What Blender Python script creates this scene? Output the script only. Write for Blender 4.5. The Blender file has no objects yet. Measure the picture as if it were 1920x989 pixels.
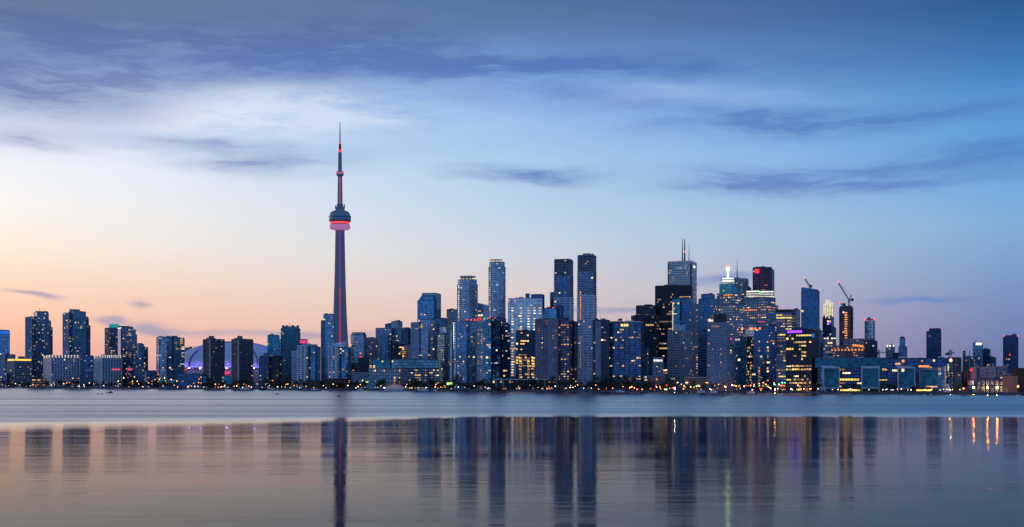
import bpy, math, random
from math import radians as R, sin, cos, tan, atan, atan2, pi, sqrt

# ------------------------------------------------------------------ camera
SC = bpy.context.scene
F = 2183.0            # focal length in photo pixels (1920 wide)
HY = 717.0            # horizon row
CAMH = 12.0
cam_data = bpy.data.cameras.new('camera')
cam = bpy.data.objects.new('camera', cam_data)
SC.collection.objects.link(cam)
cam.location = (0, 0, CAMH)
cam.rotation_euler = (R(90), 0, 0)
cam_data.sensor_width = 36.0
cam_data.lens = F / 1920 * 36.0
cam_data.shift_y = (HY - 494.5) / 1920
cam_data.clip_start = 1.0
cam_data.clip_end = 120000
SC.camera = cam

SC.render.engine = 'CYCLES'
SC.cycles.use_denoising = True
SC.cycles.max_bounces = 6
SC.cycles.diffuse_bounces = 2
SC.cycles.glossy_bounces = 4
SC.cycles.transmission_bounces = 2
SC.cycles.caustics_reflective = True
SC.cycles.sample_clamp_indirect = 6.0
SC.view_settings.view_transform = 'Standard'
SC.view_settings.look = 'None'
SC.view_settings.gamma = 1.0
SC.view_settings.exposure = 0.0
SC.view_settings.use_curve_mapping = False


def lin(r, g, b):
    def c(v):
        v /= 255.0
        return v / 12.92 if v <= .04045 else ((v + .055) / 1.055) ** 2.4
    return (c(r), c(g), c(b))


class NT:
    """small helper to write node graphs"""
    def __init__(self, nt):
        self.nt = nt
        nt.nodes.clear()

    def node(self, kind, **kw):
        n = self.nt.nodes.new(kind)
        for k, v in kw.items():
            setattr(n, k, v)
        return n

    def put(self, sock, v):
        if isinstance(v, bpy.types.NodeSocket):
            self.nt.links.new(v, sock)
        elif isinstance(v, (tuple, list)) and len(v) == 3 and sock.type == 'RGBA':
            sock.default_value = (*v, 1)
        else:
            sock.default_value = v

    def m(self, op, a, b=0.0, c=0.0, clamp=False):
        n = self.node('ShaderNodeMath', operation=op, use_clamp=clamp)
        self.put(n.inputs[0], a); self.put(n.inputs[1], b)
        if op in ('MULTIPLY_ADD', 'SMOOTH_MIN', 'SMOOTH_MAX', 'COMPARE', 'WRAP'):
            self.put(n.inputs[2], c)
        return n.outputs[0]

    def v(self, op, a, b=(0, 0, 0)):
        n = self.node('ShaderNodeVectorMath', operation=op)
        self.put(n.inputs[0], a)
        self.put(n.inputs[3 if op == 'SCALE' else 1], b)
        return n.outputs[1] if op in ('LENGTH', 'DOT_PRODUCT', 'DISTANCE') else n.outputs[0]

    def xyz(self, v):
        n = self.node('ShaderNodeSeparateXYZ'); self.put(n.inputs[0], v)
        return n.outputs

    def comb(self, x, y, z=0.0):
        n = self.node('ShaderNodeCombineXYZ')
        for i, s in enumerate((x, y, z)):
            self.put(n.inputs[i], s)
        return n.outputs[0]

    def rng(self, v, a, b, c=0.0, d=1.0, smooth=False):
        n = self.node('ShaderNodeMapRange', interpolation_type='SMOOTHSTEP' if smooth else 'LINEAR')
        for i, s in enumerate((v, a, b, c, d)):
            self.put(n.inputs[i], s)
        return n.outputs[0]

    def mix(self, f, a, b, mode='MIX'):
        n = self.node('ShaderNodeMix', data_type='RGBA', blend_type=mode)
        self.put(n.inputs[0], f); self.put(n.inputs[6], a); self.put(n.inputs[7], b)
        return n.outputs[2]

    def ramp(self, f, stops, interp='LINEAR'):
        n = self.node('ShaderNodeValToRGB')
        cr = n.color_ramp
        cr.interpolation = interp
        while len(cr.elements) > 1:
            cr.elements.remove(cr.elements[-1])
        cr.elements[0].position = stops[0][0]
        cr.elements[0].color = (*stops[0][1], 1)
        for p, c in stops[1:]:
            e = cr.elements.new(p)
            e.color = (*c, 1)
        self.put(n.inputs[0], f)
        return n.outputs[0]

    def noise(self, vec, scale=1.0, detail=4.0, rough=.55, dist=0.0, dims='3D'):
        n = self.node('ShaderNodeTexNoise', noise_dimensions=dims)
        self.put(n.inputs['Vector'], vec)
        n.inputs['Scale'].default_value = scale
        n.inputs['Detail'].default_value = detail
        n.inputs['Roughness'].default_value = rough
        n.inputs['Distortion'].default_value = dist
        return n.outputs[0]


# ------------------------------------------------------------------ sky
SUN_AZ = R(-50)      # sunset lies to the west, beyond the left edge of the view
SUN_EL = R(2.0)
DEG = 180 / pi

world = bpy.data.worlds.new('World')
SC.world = world
world.use_nodes = True
g = NT(world.node_tree)
tc = g.node('ShaderNodeTexCoord').outputs['Generated']
dirn = g.v('NORMALIZE', tc)
dx, dy, dz = g.xyz(dirn)
az = g.m('MULTIPLY', g.m('ARCTAN2', dx, dy), DEG)
el = g.m('MULTIPLY', g.m('ARCSINE', dz), DEG)
horiz = g.v('NORMALIZE', g.comb(dx, dy, 0.0))
dist = g.m('MULTIPLY', g.m('ARCCOSINE', g.m('MINIMUM', g.m('MAXIMUM', g.v('DOT_PRODUCT', horiz, (sin(SUN_AZ), cos(SUN_AZ), 0)), -1.0), 1.0)), DEG)


def eldeg(y, xpix=960):
    a = atan((xpix - 960) / F)
    return atan((HY - y) / F * cos(a)) * DEG


def skyramp(xpix, rows, zen):
    st = [(max(0, eldeg(y, xpix)) / 40, lin(*c)) for y, c in rows]
    st.append((1.0, lin(*zen)))
    st.sort(key=lambda s: s[0])
    return g.ramp(g.m('DIVIDE', el, 40.0, clamp=True), st)


r0 = skyramp(60, [(717, (218, 152, 158)), (670, (242, 176, 162)), (610, (252, 196, 170)), (540, (254, 216, 190)),
                  (460, (254, 238, 220)), (380, (252, 246, 240)), (310, (242, 244, 250)), (230, (196, 212, 238)),
                  (150, (150, 172, 215)), (60, (118, 140, 178)), (0, (104, 122, 158))], (104, 126, 168))
r1 = skyramp(960, [(717, (186, 158, 180)), (660, (212, 178, 184)), (600, (222, 196, 192)), (540, (220, 208, 208)),
                   (470, (204, 214, 226)), (390, (186, 210, 234)), (300, (170, 204, 238)), (220, (152, 190, 236)),
                   (140, (124, 166, 222)), (70, (100, 138, 188)), (0, (82, 114, 160))], (92, 122, 172))
r2 = skyramp(1860, [(717, (104, 112, 160)), (650, (112, 126, 174)), (580, (120, 140, 188)), (510, (124, 156, 202)),
                    (420, (128, 174, 216)), (330, (112, 168, 222)), (250, (94, 156, 218)), (170, (76, 140, 204)),
                    (90, (58, 112, 174)), (0, (42, 90, 148))], (74, 114, 172))
r3 = skyramp(960, [(717, (112, 122, 168)), (600, (124, 146, 194)), (400, (124, 172, 218)), (200, (92, 150, 212)),
                   (0, (72, 122, 186))], (84, 124, 180))
sky = g.mix(g.rng(dist, 26, 50), r0, r1)
sky = g.mix(g.rng(dist, 50, 73), sky, r2)
sky = g.mix(g.rng(dist, 73, 130, smooth=True), sky, r3)

# clouds: streaky noise in (azimuth, elevation) shaped by a few broad banks
p2 = g.comb(az, el, 0.0)
warp = g.noise(g.v('MULTIPLY', p2, (.10, .30, 1)), 1.0, 3)
pw = g.v('ADD', p2, g.comb(g.m('MULTIPLY', g.m('SUBTRACT', warp, .5), 5.0), g.m('MULTIPLY', g.m('SUBTRACT', warp, .5), 2.2), 0))
n_big = g.noise(g.v('MULTIPLY', pw, (.085, .42, 1)), 1.0, 6, .58)
n_fine = g.noise(g.v('MULTIPLY', g.v('ADD', pw, (40, 7, 0)), (.24, 1.5, 1)), 1.0, 9, .66)
tex = g.m('ADD', g.m('MULTIPLY', n_big, .5), g.m('MULTIPLY', n_fine, .5))


def bank(rows):
    tot = None
    for x, y, rx, ry, s in rows:
        a = atan((x - 960) / F) * DEG
        e = eldeg(y, x)
        d = g.v('LENGTH', g.v('MULTIPLY', g.v('SUBTRACT', pw, (a, e, 0)), (F / DEG / rx / 1.25, F / DEG / ry / 1.3, 0)))
        b = g.m('MULTIPLY', g.rng(d, 1.0, 0.0, 0.0, 1.0, smooth=True), s)
        tot = b if tot is None else g.m('ADD', tot, b)
    return tot


bright = bank([(330, 205, 420, 80, .85), (560, 215, 330, 55, .6), (120, 300, 330, 90, .7), (760, 200, 330, 60, .5),
               (1250, 175, 260, 40, .45), (1500, 190, 220, 28, .3), (1800, 215, 160, 40, .25)])
dark = bank([(60, 165, 300, 62, 1.05), (330, 110, 420, 62, .85), (610, 105, 300, 50, .8), (900, 118, 340, 42, 1.0),
             (1180, 128, 360, 26, .6), (1000, 180, 260, 24, .6), (100, 45, 420, 42, .55), (560, 40, 420, 34, .45), (1050, 45, 520, 34, .35),
             (500, 300, 190, 34, .62), (330, 262, 240, 18, .5), (980, 328, 190, 22, .85), (1420, 330, 240, 30, .45), (1680, 325, 300, 44, .45),
             (1330, 350, 140, 12, .5), (1480, 228, 360, 30, .7), (1780, 222, 260, 26, .6), (1600, 110, 420, 30, .4), (1560, 350, 340, 22, .45), (1250, 205, 260, 20, .4), (1880, 290, 160, 26, .5),
             (40, 265, 150, 24, .5), (300, 612, 70, 12, 1.1), (205, 604, 42, 10, .9), (264, 570, 24, 11, 1.3), (60, 554, 75, 7, .9),
             (520, 619, 260, 9, 1.0), (1330, 536, 90, 12, .9), (1160, 577, 120, 8, .9), (1700, 565, 120, 8, .7)])
far_field = g.m('MULTIPLY', g.rng(g.m('ABSOLUTE', az), 26, 40, smooth=True), g.rng(el, 3, 14))
dark = g.m('ADD', dark, g.m('MULTIPLY', far_field, .55))
edge = g.rng(tex, .40, .60, 0.0, 1.0, smooth=True)
b_cov = g.m('MULTIPLY', bright, g.rng(tex, .38, .60, .05, 1.25), clamp=True)
d_cov = g.m('MULTIPLY', dark, g.rng(n_big, .24, .70, .25, 1.45))
d_cov = g.m('MULTIPLY', d_cov, g.rng(n_fine, .30, .70, .15, 1.75), clamp=False)
b_col = g.mix(g.rng(dist, 30, 68), lin(238, 242, 252), lin(140, 186, 238))
d_col = g.mix(g.rng(dist, 28, 52), lin(88, 110, 170), lin(74, 112, 186))
d_col = g.mix(g.rng(dist, 52, 76), d_col, lin(74, 118, 188))
# low thin clouds carry the dusk haze; high ones are slate
d_col = g.mix(g.rng(el, 10.5, 7.5, smooth=True), d_col, g.mix(g.rng(dist, 28, 70), lin(164, 158, 188), lin(98, 134, 194)))
d_col = g.mix(g.rng(el, 14.5, 18, smooth=True), d_col, lin(86, 104, 146))
sky = g.mix(g.m('MULTIPLY', b_cov, .8), sky, b_col)
sky = g.mix(g.m('MULTIPLY', g.m('SMOOTH_MIN', d_cov, .92, .35), .86), sky, d_col)
# below the horizon: nothing but the last haze colour
nish = g.node('ShaderNodeTexSky', sky_type='NISHITA')
nish.sun_disc = False
nish.sun_elevation = SUN_EL
nish.sun_rotation = SUN_AZ
nish.altitude = 80
bg1 = g.node('ShaderNodeBackground'); g.put(bg1.inputs[0], sky); bg1.inputs[1].default_value = 1.0
bg2 = g.node('ShaderNodeBackground'); g.put(bg2.inputs[0], nish.outputs[0]); bg2.inputs[1].default_value = 0.004
ad = g.node('ShaderNodeAddShader')
g.put(ad.inputs[0], bg1.outputs[0]); g.put(ad.inputs[1], bg2.outputs[0])
wo = g.node('ShaderNodeOutputWorld')
g.put(wo.inputs[0], ad.outputs[0])

sun_data = bpy.data.lights.new('sun', 'SUN')
sun_data.energy = 0.5
sun_data.angle = R(12)
sun_data.color = (1.0, .66, .48)
sun = bpy.data.objects.new('sun', sun_data)
SC.collection.objects.link(sun)
sd = (sin(SUN_AZ) * cos(SUN_EL), cos(SUN_AZ) * cos(SUN_EL), sin(SUN_EL))
from mathutils import Vector
sun.rotation_euler = Vector(sd).to_track_quat('Z', 'Y').to_euler()
sun.location = (-1500, 2000, 900)

# ------------------------------------------------------------------ materials
MATS = {}


def new_mat(name):
    m = bpy.data.materials.new(name)
    m.use_nodes = True
    MATS[name] = m
    return m, NT(m.node_tree)


def glass_mat(name, col, metal=.85, rough=.16, pane=(3.0, 3.0, 3.4), var=(.55, 1.35)):
    m, n = new_mat(name)
    oc = n.node('ShaderNodeTexCoord').outputs['Object']
    cell = n.v('FLOOR', n.v('MULTIPLY', oc, tuple(1 / p for p in pane)))
    wn = n.node('ShaderNodeTexWhiteNoise', noise_dimensions='3D')
    n.put(wn.inputs[0], cell)
    big = n.noise(oc, .03, 2)
    f = n.m('MULTIPLY', n.rng(wn.outputs[0], 0, 1, *var), n.rng(big, .3, .7, .75, 1.2))
    bs = n.node('ShaderNodeBsdfPrincipled')
    n.put(bs.inputs['Base Color'], n.v('SCALE', col, f))
    bs.inputs['Metallic'].default_value = metal
    n.put(bs.inputs['Roughness'], n.rng(wn.outputs[0], 0, 1, rough * .6, rough * 1.6))
    out = n.node('ShaderNodeOutputMaterial'); n.put(out.inputs[0], bs.outputs[0])
    return m


def solid_mat(name, col, rough=.8, var=.18, scale=.25, metal=0.0):
    m, n = new_mat(name)
    oc = n.node('ShaderNodeTexCoord').outputs['Object']
    a = n.noise(n.v('MULTIPLY', oc, (1, 1, .35)), scale, 4)
    b = n.noise(oc, scale * 8, 3)
    f = n.m('MULTIPLY', n.rng(a, .3, .7, 1 - var, 1 + var), n.rng(b, .3, .7, 1 - var * .5, 1 + var * .5))
    bs = n.node('ShaderNodeBsdfPrincipled')
    n.put(bs.inputs['Base Color'], n.v('SCALE', col, f))
    bs.inputs['Roughness'].default_value = rough
    bs.inputs['Metallic'].default_value = metal
    out = n.node('ShaderNodeOutputMaterial'); n.put(out.inputs[0], bs.outputs[0])
    return m


def glow_mat(name, col, strength, sample=False, var=0.0, base=None, dim=None):
    m, n = new_mat(name)
    bs = n.node('ShaderNodeBsdfPrincipled')
    bs.inputs['Base Color'].default_value = (*(base or (.2, .2, .2)), 1)
    bs.inputs['Roughness'].default_value = .5
    bs.inputs['Emission Color'].default_value = (*col, 1)
    bs.inputs['Emission Strength'].default_value = strength
    if var:
        oc = n.node('ShaderNodeTexCoord').outputs['Object']
        cell = n.v('FLOOR', n.v('MULTIPLY', oc, (.45, .45, .5)))
        wn = n.node('ShaderNodeTexWhiteNoise', noise_dimensions='3D')
        n.put(wn.inputs[0], cell)
        n.put(bs.inputs['Emission Strength'], n.rng(wn.outputs[0], 0, 1, strength * (1 - var), strength * (1 + var)))
    out = n.node('ShaderNodeOutputMaterial'); n.put(out.inputs[0], bs.outputs[0])
    m.cycles.emission_sampling = 'AUTO' if sample else 'NONE'
    return m


GLASS = {'glass_blue': (.16, .42, .70), 'glass_navy': (.075, .20, .41), 'glass_teal': (.06, .37, .52), 'glass_black': (.045, .068, .105),
         'glass_pale': (.58, .76, .90), 'glass_steel': (.28, .45, .62), 'glass_plum': (.12, .08, .13)}
for nm_, c_ in GLASS.items():
    glass_mat(nm_, c_)
    glass_mat(nm_ + '_deep', tuple(v * .55 for v in c_), rough=.2)
    gy = sum(c_) / 3.2
    glass_mat(nm_ + '_soft', tuple((v * .6 + gy * .4) * 1.15 for v in c_), rough=.12, pane=(4.2, 4.2, 3.2))
solid_mat('concrete_light', (.52, .57, .64))  # neutral concretes, grey and dark too, with blue sky light tinted in
solid_mat('concrete_grey', (.31, .36, .43))
solid_mat('concrete_dark', (.11, .135, .17))
solid_mat('concrete_brown', (.27, .19, .18))
solid_mat('concrete_tan', (.40, .33, .32))
solid_mat('concrete_tower', (.42, .39, .43), var=.1)
solid_mat('concrete_green', (.25, .31, .30))
solid_mat('steel_black', (.03, .034, .042), rough=.45, var=.1)
solid_mat('steel_navy', (.05, .085, .15), rough=.5)
solid_mat('steel_teal', (.09, .22, .29), rough=.5)
solid_mat('steel_grey', (.22, .26, .32), rough=.5)
solid_mat('paint_white', (.82, .83, .85), rough=.5, var=.08)
solid_mat('panel_white', (.80, .82, .86), rough=.55, var=.1)
solid_mat('brick_dark', (.13, .075, .06))
solid_mat('paint_red', (.35, .03, .03), rough=.5)
solid_mat('roof_lilac_lit', (.82, .78, .92), rough=.45, var=.08, scale=.05)  # white roof; the lilac of its purple lighting is put into the colour
solid_mat('roof_dark', (.06, .065, .075))
solid_mat('bark', (.05, .04, .03))
solid_mat('hull_dark', (.02, .025, .035), rough=.4)
solid_mat('wood_dark', (.07, .05, .04))

glow_mat('win_warm', lin(255, 196, 128), 0.72, var=.6)
glow_mat('win_bright', lin(255, 222, 165), 1.6, var=.4)
glow_mat('win_cool', lin(225, 236, 255), 0.65, var=.5)
glow_mat('win_yellow', lin(255, 214, 96), 1.25, var=.45)
glow_mat('win_dim', lin(255, 190, 140), 0.26, var=.5)
glow_mat('win_orange', lin(255, 150, 66), 1.1, var=.4)
glow_mat('win_red', lin(255, 70, 60), 0.5, var=.6)
glow_mat('win_teal', lin(110, 230, 225), .45, var=.5)
glow_mat('crown_white', lin(250, 250, 225), 1.5, var=.3)
glow_mat('crown_cream', lin(255, 232, 190), 0.85, var=.25)
glow_mat('beacon_white', lin(215, 255, 228), 1.6, sample=True)
glow_mat('beacon_green', lin(170, 255, 140), 16.0, sample=True)
glow_mat('beacon_red', lin(255, 50, 50), 6.0)
glow_mat('sign_red', lin(255, 30, 40), 1.5)
glow_mat('sign_magenta', lin(255, 50, 120), 0.9)
glow_mat('sign_pink', lin(255, 90, 120), .7)
glow_mat('sign_purple', lin(105, 40, 255), 4.0, sample=True)
glow_mat('sign_blue', lin(30, 110, 235), .8)
glow_mat('sign_cyan', lin(0, 185, 200), 0.5)
glow_mat('sign_green', lin(40, 235, 150), 1.2)
glow_mat('sign_lime', lin(200, 240, 130), 1.3)
glow_mat('sign_yellow', lin(255, 205, 70), 1.3)
glow_mat('rim_purple', lin(120, 105, 255), 1.6, sample=True)
glow_mat('flood_purple', lin(160, 145, 255), 170.0, sample=True)
glow_mat('tower_pink', lin(230, 60, 130), .42)
glow_mat('tower_violet', lin(150, 70, 190), .38)
glow_mat('tower_radome', lin(216, 140, 205), .5)
glow_mat('tower_red', lin(255, 60, 60), 1.2)
glow_mat('lamp_warm', lin(255, 190, 110), 7.0)
glow_mat('lamp_orange', lin(255, 150, 60), 8.0)
glow_mat('lamp_white', lin(255, 240, 215), 7.0)
glow_mat('lamp_sodium', lin(255, 140, 40), 480.0, sample=True)
glow_mat('lamp_flood', lin(255, 236, 200), 260.0, sample=True)
glow_mat('lamp_green', lin(90, 255, 150), 9.0)
glow_mat('lamp_red', lin(255, 60, 40), 9.0)

# leaves
m, n = new_mat('leaves')
oi = n.node('ShaderNodeObjectInfo')
bs = n.node('ShaderNodeBsdfPrincipled')
n.put(bs.inputs['Base Color'], n.mix(oi.outputs['Random'], (.030, .050, .034), (.060, .080, .042)))
bs.inputs['Roughness'].default_value = .7
out = n.node('ShaderNodeOutputMaterial'); n.put(out.inputs[0], bs.outputs[0])

# land
m, n = new_mat('land')
oc = n.node('ShaderNodeTexCoord').outputs['Object']
bs = n.node('ShaderNodeBsdfPrincipled')
n.put(bs.inputs['Base Color'], n.mix(n.noise(oc, .02, 5), (.035, .045, .04), (.09, .085, .08)))
bs.inputs['Roughness'].default_value = .9
out = n.node('ShaderNodeOutputMaterial'); n.put(out.inputs[0], bs.outputs[0])

# lake: glassy near water with fine ripples, wind-ruffled water farther out
m, n = new_mat('lake_water')
oc = n.node('ShaderNodeTexCoord').outputs['Object']
ox, oy, oz = n.xyz(oc)
wob = n.m('MULTIPLY', n.m('SUBTRACT', n.noise(n.v('MULTIPLY', oc, (.004, .002, 0)), 1.0, 4), .5), 70.0)
yy = n.m('SUBTRACT', n.m('ADD', oy, wob), n.m('MULTIPLY', n.m('MINIMUM', ox, 0.0), .36))
ruff = n.rng(yy, n.m('ADD', 380.0, n.m('MULTIPLY', n.m('MINIMUM', ox, 0.0), .62)), 458, smooth=True)
band = n.noise(n.v('MULTIPLY', oc, (.0022, .026, 0)), 1.0, 4, .6)
calm = n.noise(n.v('MULTIPLY', oc, (.003, .06, 0)), 1.0, 5, .62)
rough_near = n.rng(calm, .35, .68, .06, .125)
rough_far = n.rng(band, .3, .7, .21, .26)
rough = n.m('ADD', n.m('MULTIPLY', rough_near, n.m('SUBTRACT', 1.0, ruff)), n.m('MULTIPLY', rough_far, ruff))
patch = n.rng(n.noise(n.v('MULTIPLY', oc, (.006, .022, 0)), 1.0, 3), .38, .66, .1, 1.5)
rip1 = n.m('MULTIPLY', n.noise(n.v('MULTIPLY', oc, (.07, .42, 0)), 1.0, 5, .65, .8), patch)
rip2 = n.noise(n.v('MULTIPLY', oc, (.018, .10, 0)), 1.0, 4, .6, .6)
hgt = n.m('ADD', n.m('MULTIPLY', rip1, .45), n.m('MULTIPLY', rip2, 1.0))
bmp = n.node('ShaderNodeBump')
bmp.inputs['Distance'].default_value = 1.0
n.put(bmp.inputs['Strength'], n.rng(oy, 90, 420, .06, .06))
n.put(bmp.inputs['Height'], hgt)
# wind waves show their near faces: mean slope towards the south
tilt = n.m('MULTIPLY', ruff, n.rng(band, .3, .7, -.062, -.105))
n.put(bmp.inputs['Normal'], n.v('NORMALIZE', n.comb(0.0, tilt, 1.0)))
fres = n.node('ShaderNodeFresnel')
n.put(fres.inputs['IOR'], n.rng(ruff, 0, 1, 1.042, 1.32))
n.put(fres.inputs['Normal'], bmp.outputs[0])
body = n.node('ShaderNodeBsdfDiffuse')
body.inputs['Color'].default_value = (.010, .024, .040, 1)
gl = n.node('ShaderNodeBsdfGlossy')
gl.distribution = 'BECKMANN'
n.put(gl.inputs['Color'], (1.0, 1.0, 1.0))
n.put(gl.inputs['Roughness'], rough)
n.put(gl.inputs['Normal'], bmp.outputs[0])
mx = n.node('ShaderNodeMixShader')
n.put(mx.inputs[0], fres.outputs[0]); n.put(mx.inputs[1], body.outputs[0]); n.put(mx.inputs[2], gl.outputs[0])
out = n.node('ShaderNodeOutputMaterial'); n.put(out.inputs[0], mx.outputs[0])


# ------------------------------------------------------------------ mesh helpers
class MB:
    def __init__(self):
        self.v = []; self.f = []; self.mi = []

    def face(self, pts, mi=0):
        k = len(self.v)
        self.v += [tuple(p) for p in pts]
        self.f.append(tuple(range(k, k + len(pts)))); self.mi.append(mi)

    def prism(self, poly, z0, z1, mi=0, caps=True, zt=None):
        k = len(self.v); nn = len(poly)
        self.v += [(p[0], p[1], z0) for p in poly]
        self.v += [(p[0], p[1], zt[i] if zt else z1) for i, p in enumerate(poly)]
        for i in range(nn):
            j = (i + 1) % nn
            self.f.append((k + i, k + j, k + nn + j, k + nn + i)); self.mi.append(mi)
        if caps:
            self.f.append(tuple(k + nn + i for i in range(nn))); self.mi.append(mi)
            self.f.append(tuple(k + nn - 1 - i for i in range(nn))); self.mi.append(mi)

    def box(self, x0, x1, y0, y1, z0, z1, mi=0):
        self.prism([(x0, y0), (x1, y0), (x1, y1), (x0, y1)], z0, z1, mi)

    def lathe(self, prof, seg=24, cx=0, cy=0, mi=0, ky=1.0):
        k = len(self.v)
        for r, z in prof:
            for s in range(seg):
                a = 2 * pi * s / seg
                self.v.append((cx + r * cos(a), cy + r * sin(a) * ky, z))
        for i in range(len(prof) - 1):
            for s in range(seg):
                t = (s + 1) % seg
                self.f.append((k + i * seg + s, k + i * seg + t, k + (i + 1) * seg + t, k + (i + 1) * seg + s)); self.mi.append(mi)
        self.f.append(tuple(k + s for s in reversed(range(seg)))); self.mi.append(mi)
        e = k + (len(prof) - 1) * seg
        self.f.append(tuple(e + s for s in range(seg))); self.mi.append(mi)

    def bar(self, a, b, w, mi=0, w2=None):
        a = Vector(a); b = Vector(b)
        d = (b - a).normalized()
        up = Vector((0, 0, 1)) if abs(d.z) < .9 else Vector((0, 1, 0))
        s = d.cross(up).normalized(); t = s.cross(d).normalized()
        w2 = w if w2 is None else w2
        k = len(self.v)
        for p, ww in ((a, w), (b, w2)):
            for q, r in ((-1, -1), (1, -1), (1, 1), (-1, 1)):
                self.v.append(tuple(p + s * q * ww / 2 + t * r * ww / 2))
        for i in range(4):
            j = (i + 1) % 4
            self.f.append((k + i, k + j, k + 4 + j, k + 4 + i)); self.mi.append(mi)
        self.f.append((k + 3, k + 2, k + 1, k)); self.f.append((k + 4, k + 5, k + 6, k + 7)); self.mi += [mi, mi]

    def mesh(self, name, mats, smooth=False):
        me = bpy.data.meshes.new(name)
        me.from_pydata(self.v, [], self.f)
        for mt in (mats if isinstance(mats, (list, tuple)) else [mats]):
            me.materials.append(MATS[mt])
        if any(self.mi):
            me.polygons.foreach_set('material_index', self.mi)
        if smooth:
            me.polygons.foreach_set('use_smooth', [True] * len(self.f))
        me.update()
        return me

    def build(self, name, mats, parent=None, kind=None, smooth=False, label=None):
        o = bpy.data.objects.new(name, self.mesh(name, mats, smooth))
        SC.collection.objects.link(o)
        if parent is not None:
            o.parent = parent
        if kind:
            o['kind'] = kind
        if label:
            o['label'] = label
        return o


def tag(o, label, cat, group=None):
    o['label'] = label
    o['category'] = cat
    if group:
        o['group'] = group
    return o


def empty(name, loc, rz=0.0):
    o = bpy.data.objects.new(name, None)
    SC.collection.objects.link(o)
    o.location = loc
    o.rotation_euler = (0, 0, rz)
    o.empty_display_size = 5
    return o


def copy_tree(o, parent=None):
    c = o.copy(); SC.collection.objects.link(c); c.parent = parent
    for ch in list(o.children):
        copy_tree(ch, c)
    return c


# shoreline runs obliquely: far in the west (left), near in the east (right)
SA = (-1097.0, 2495.0); SB = (480.0, 1091.0)


def shore(x):
    k = (x - 960) / F
    t = (SA[1] * k - SA[0]) / ((SB[0] - SA[0]) - (SB[1] - SA[1]) * k)
    return SA[1] + (SB[1] - SA[1]) * t


GZ = 2.0     # land level above the lake

# ------------------------------------------------------------------ land and lake
def shore_pt(t, off=0.0):
    ux, uy = SB[0] - SA[0], SB[1] - SA[1]
    L = sqrt(ux * ux + uy * uy)
    nx, ny = -uy / L, ux / L
    return (SA[0] + ux * t + nx * off, SA[1] + uy * t + ny * off)


def struct(name, mb, mat):
    o = mb.build(name, mat); o['kind'] = 'structure'; return o


b = MB()
pa, pb = shore_pt(-3.2), shore_pt(1.75)
b.face([(*pa, GZ), (*pb, GZ), (60000, 900, GZ), (60000, 60000, GZ), (-60000, 60000, GZ), (-60000, 7000, GZ)])
struct('ground', b, 'land')
b = MB()
b.face([(-60000, -3000, 0), (60000, -3000, 0), (60000, 20000, 0), (-60000, 20000, 0)])
struct('water', b, 'lake_water')
b = MB()
for i in range(60):
    t0, t1 = -.6 + i * .04, -.6 + (i + 1) * .04 - .0006
    p = [shore_pt(t0, -1.2), shore_pt(t1, -1.2), shore_pt(t1, .6), shore_pt(t0, .6)]
    b.prism(p, -1.0, GZ + .25 + .06 * (i % 3))
struct('seawall', b, 'concrete_dark')

# ------------------------------------------------------------------ building system
RNG = random.Random(7)
# style: glass, frame, floor height, spandrel height, spandrel depth, bay, pier width, pier depth
ST = {
    'glass':   ('glass_blue', 'steel_grey', 3.6, .7, .18, 3.6, .25, .22),
    'navy':    ('glass_navy', 'steel_navy', 3.5, .8, .25, 3.6, .3, .25),
    'teal':    ('glass_teal', 'steel_teal', 3.6, .7, .2, 3.6, .3, .25),
    'pale':    ('glass_pale', 'panel_white', 3.8, .6, .15, 4.0, .25, .2),
    'balcony': ('glass_navy', 'concrete_light', 3.2, .75, 1.3, 7.0, .7, 1.0),
    'balgrey': ('glass_navy', 'concrete_grey', 3.2, .8, 1.3, 6.5, .8, 1.0),
    'balblue': ('glass_blue', 'concrete_grey', 3.2, .7, 1.4, 6.5, .5, .8),
    'balwhite': ('glass_navy', 'paint_white', 3.4, 1.25, 1.6, 7.0, 1.2, 1.2),
    'baldark': ('glass_black', 'concrete_dark', 3.2, .7, 1.3, 6.5, .7, 1.0),
    'punched': ('glass_navy', 'concrete_grey', 3.3, 1.5, .35, 3.6, 1.5, .45),
    'punchlight': ('glass_navy', 'concrete_light', 3.2, 1.6, .35, 3.6, 1.5, .4),
    'punchbrown': ('glass_navy', 'concrete_brown', 3.2, 1.35, .4, 4.0, 1.2, .5),
    'punchtan': ('glass_navy', 'concrete_tan', 3.2, 1.35, .4, 4.0, 1.3, .5),
    'dark':    ('glass_black', 'steel_black', 3.9, 1.2, .15, 3.2, .5, .35),
    'marble':  ('glass_black', 'panel_white', 3.9, 2.5, .2, 3.4, 1.2, .3),
    'office':  ('glass_navy', 'concrete_grey', 3.9, 1.7, .25, 4.2, .5, .3),
    'steel':   ('glass_steel', 'concrete_grey', 3.9, 1.6, .25, 3.8, .9, .35),
    'fins':    ('glass_navy', 'panel_white', 3.4, .6, .2, 5.2, 1.1, 1.1),
    'plum':    ('glass_plum', 'brick_dark', 3.9, 1.1, .2, 3.6, .7, .3),
    'glassbay': ('glass_teal', 'steel_teal', 4.2, .35, .2, 5.0, .25, .22),
}
PAL = {
    'mix':    (('win_warm', 5), ('win_bright', 2), ('win_cool', 2), ('win_dim', 4)),
    'warm':   (('win_warm', 6), ('win_bright', 2), ('win_orange', 2), ('win_dim', 4)),
    'office': (('win_warm', 4), ('win_cool', 1), ('win_bright', 2), ('win_dim', 5)),
    'yellow': (('win_yellow', 6), ('win_warm', 3), ('win_bright', 1), ('win_dim', 2)),
    'cool':   (('win_cool', 5), ('win_warm', 2), ('win_bright', 2), ('win_teal', 2)),
    'red':    (('win_red', 5), ('win_warm', 2), ('win_dim', 2), ('win_orange', 1)),
    'orange': (('win_orange', 6), ('win_warm', 3), ('win_bright', 1)),
}


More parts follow.
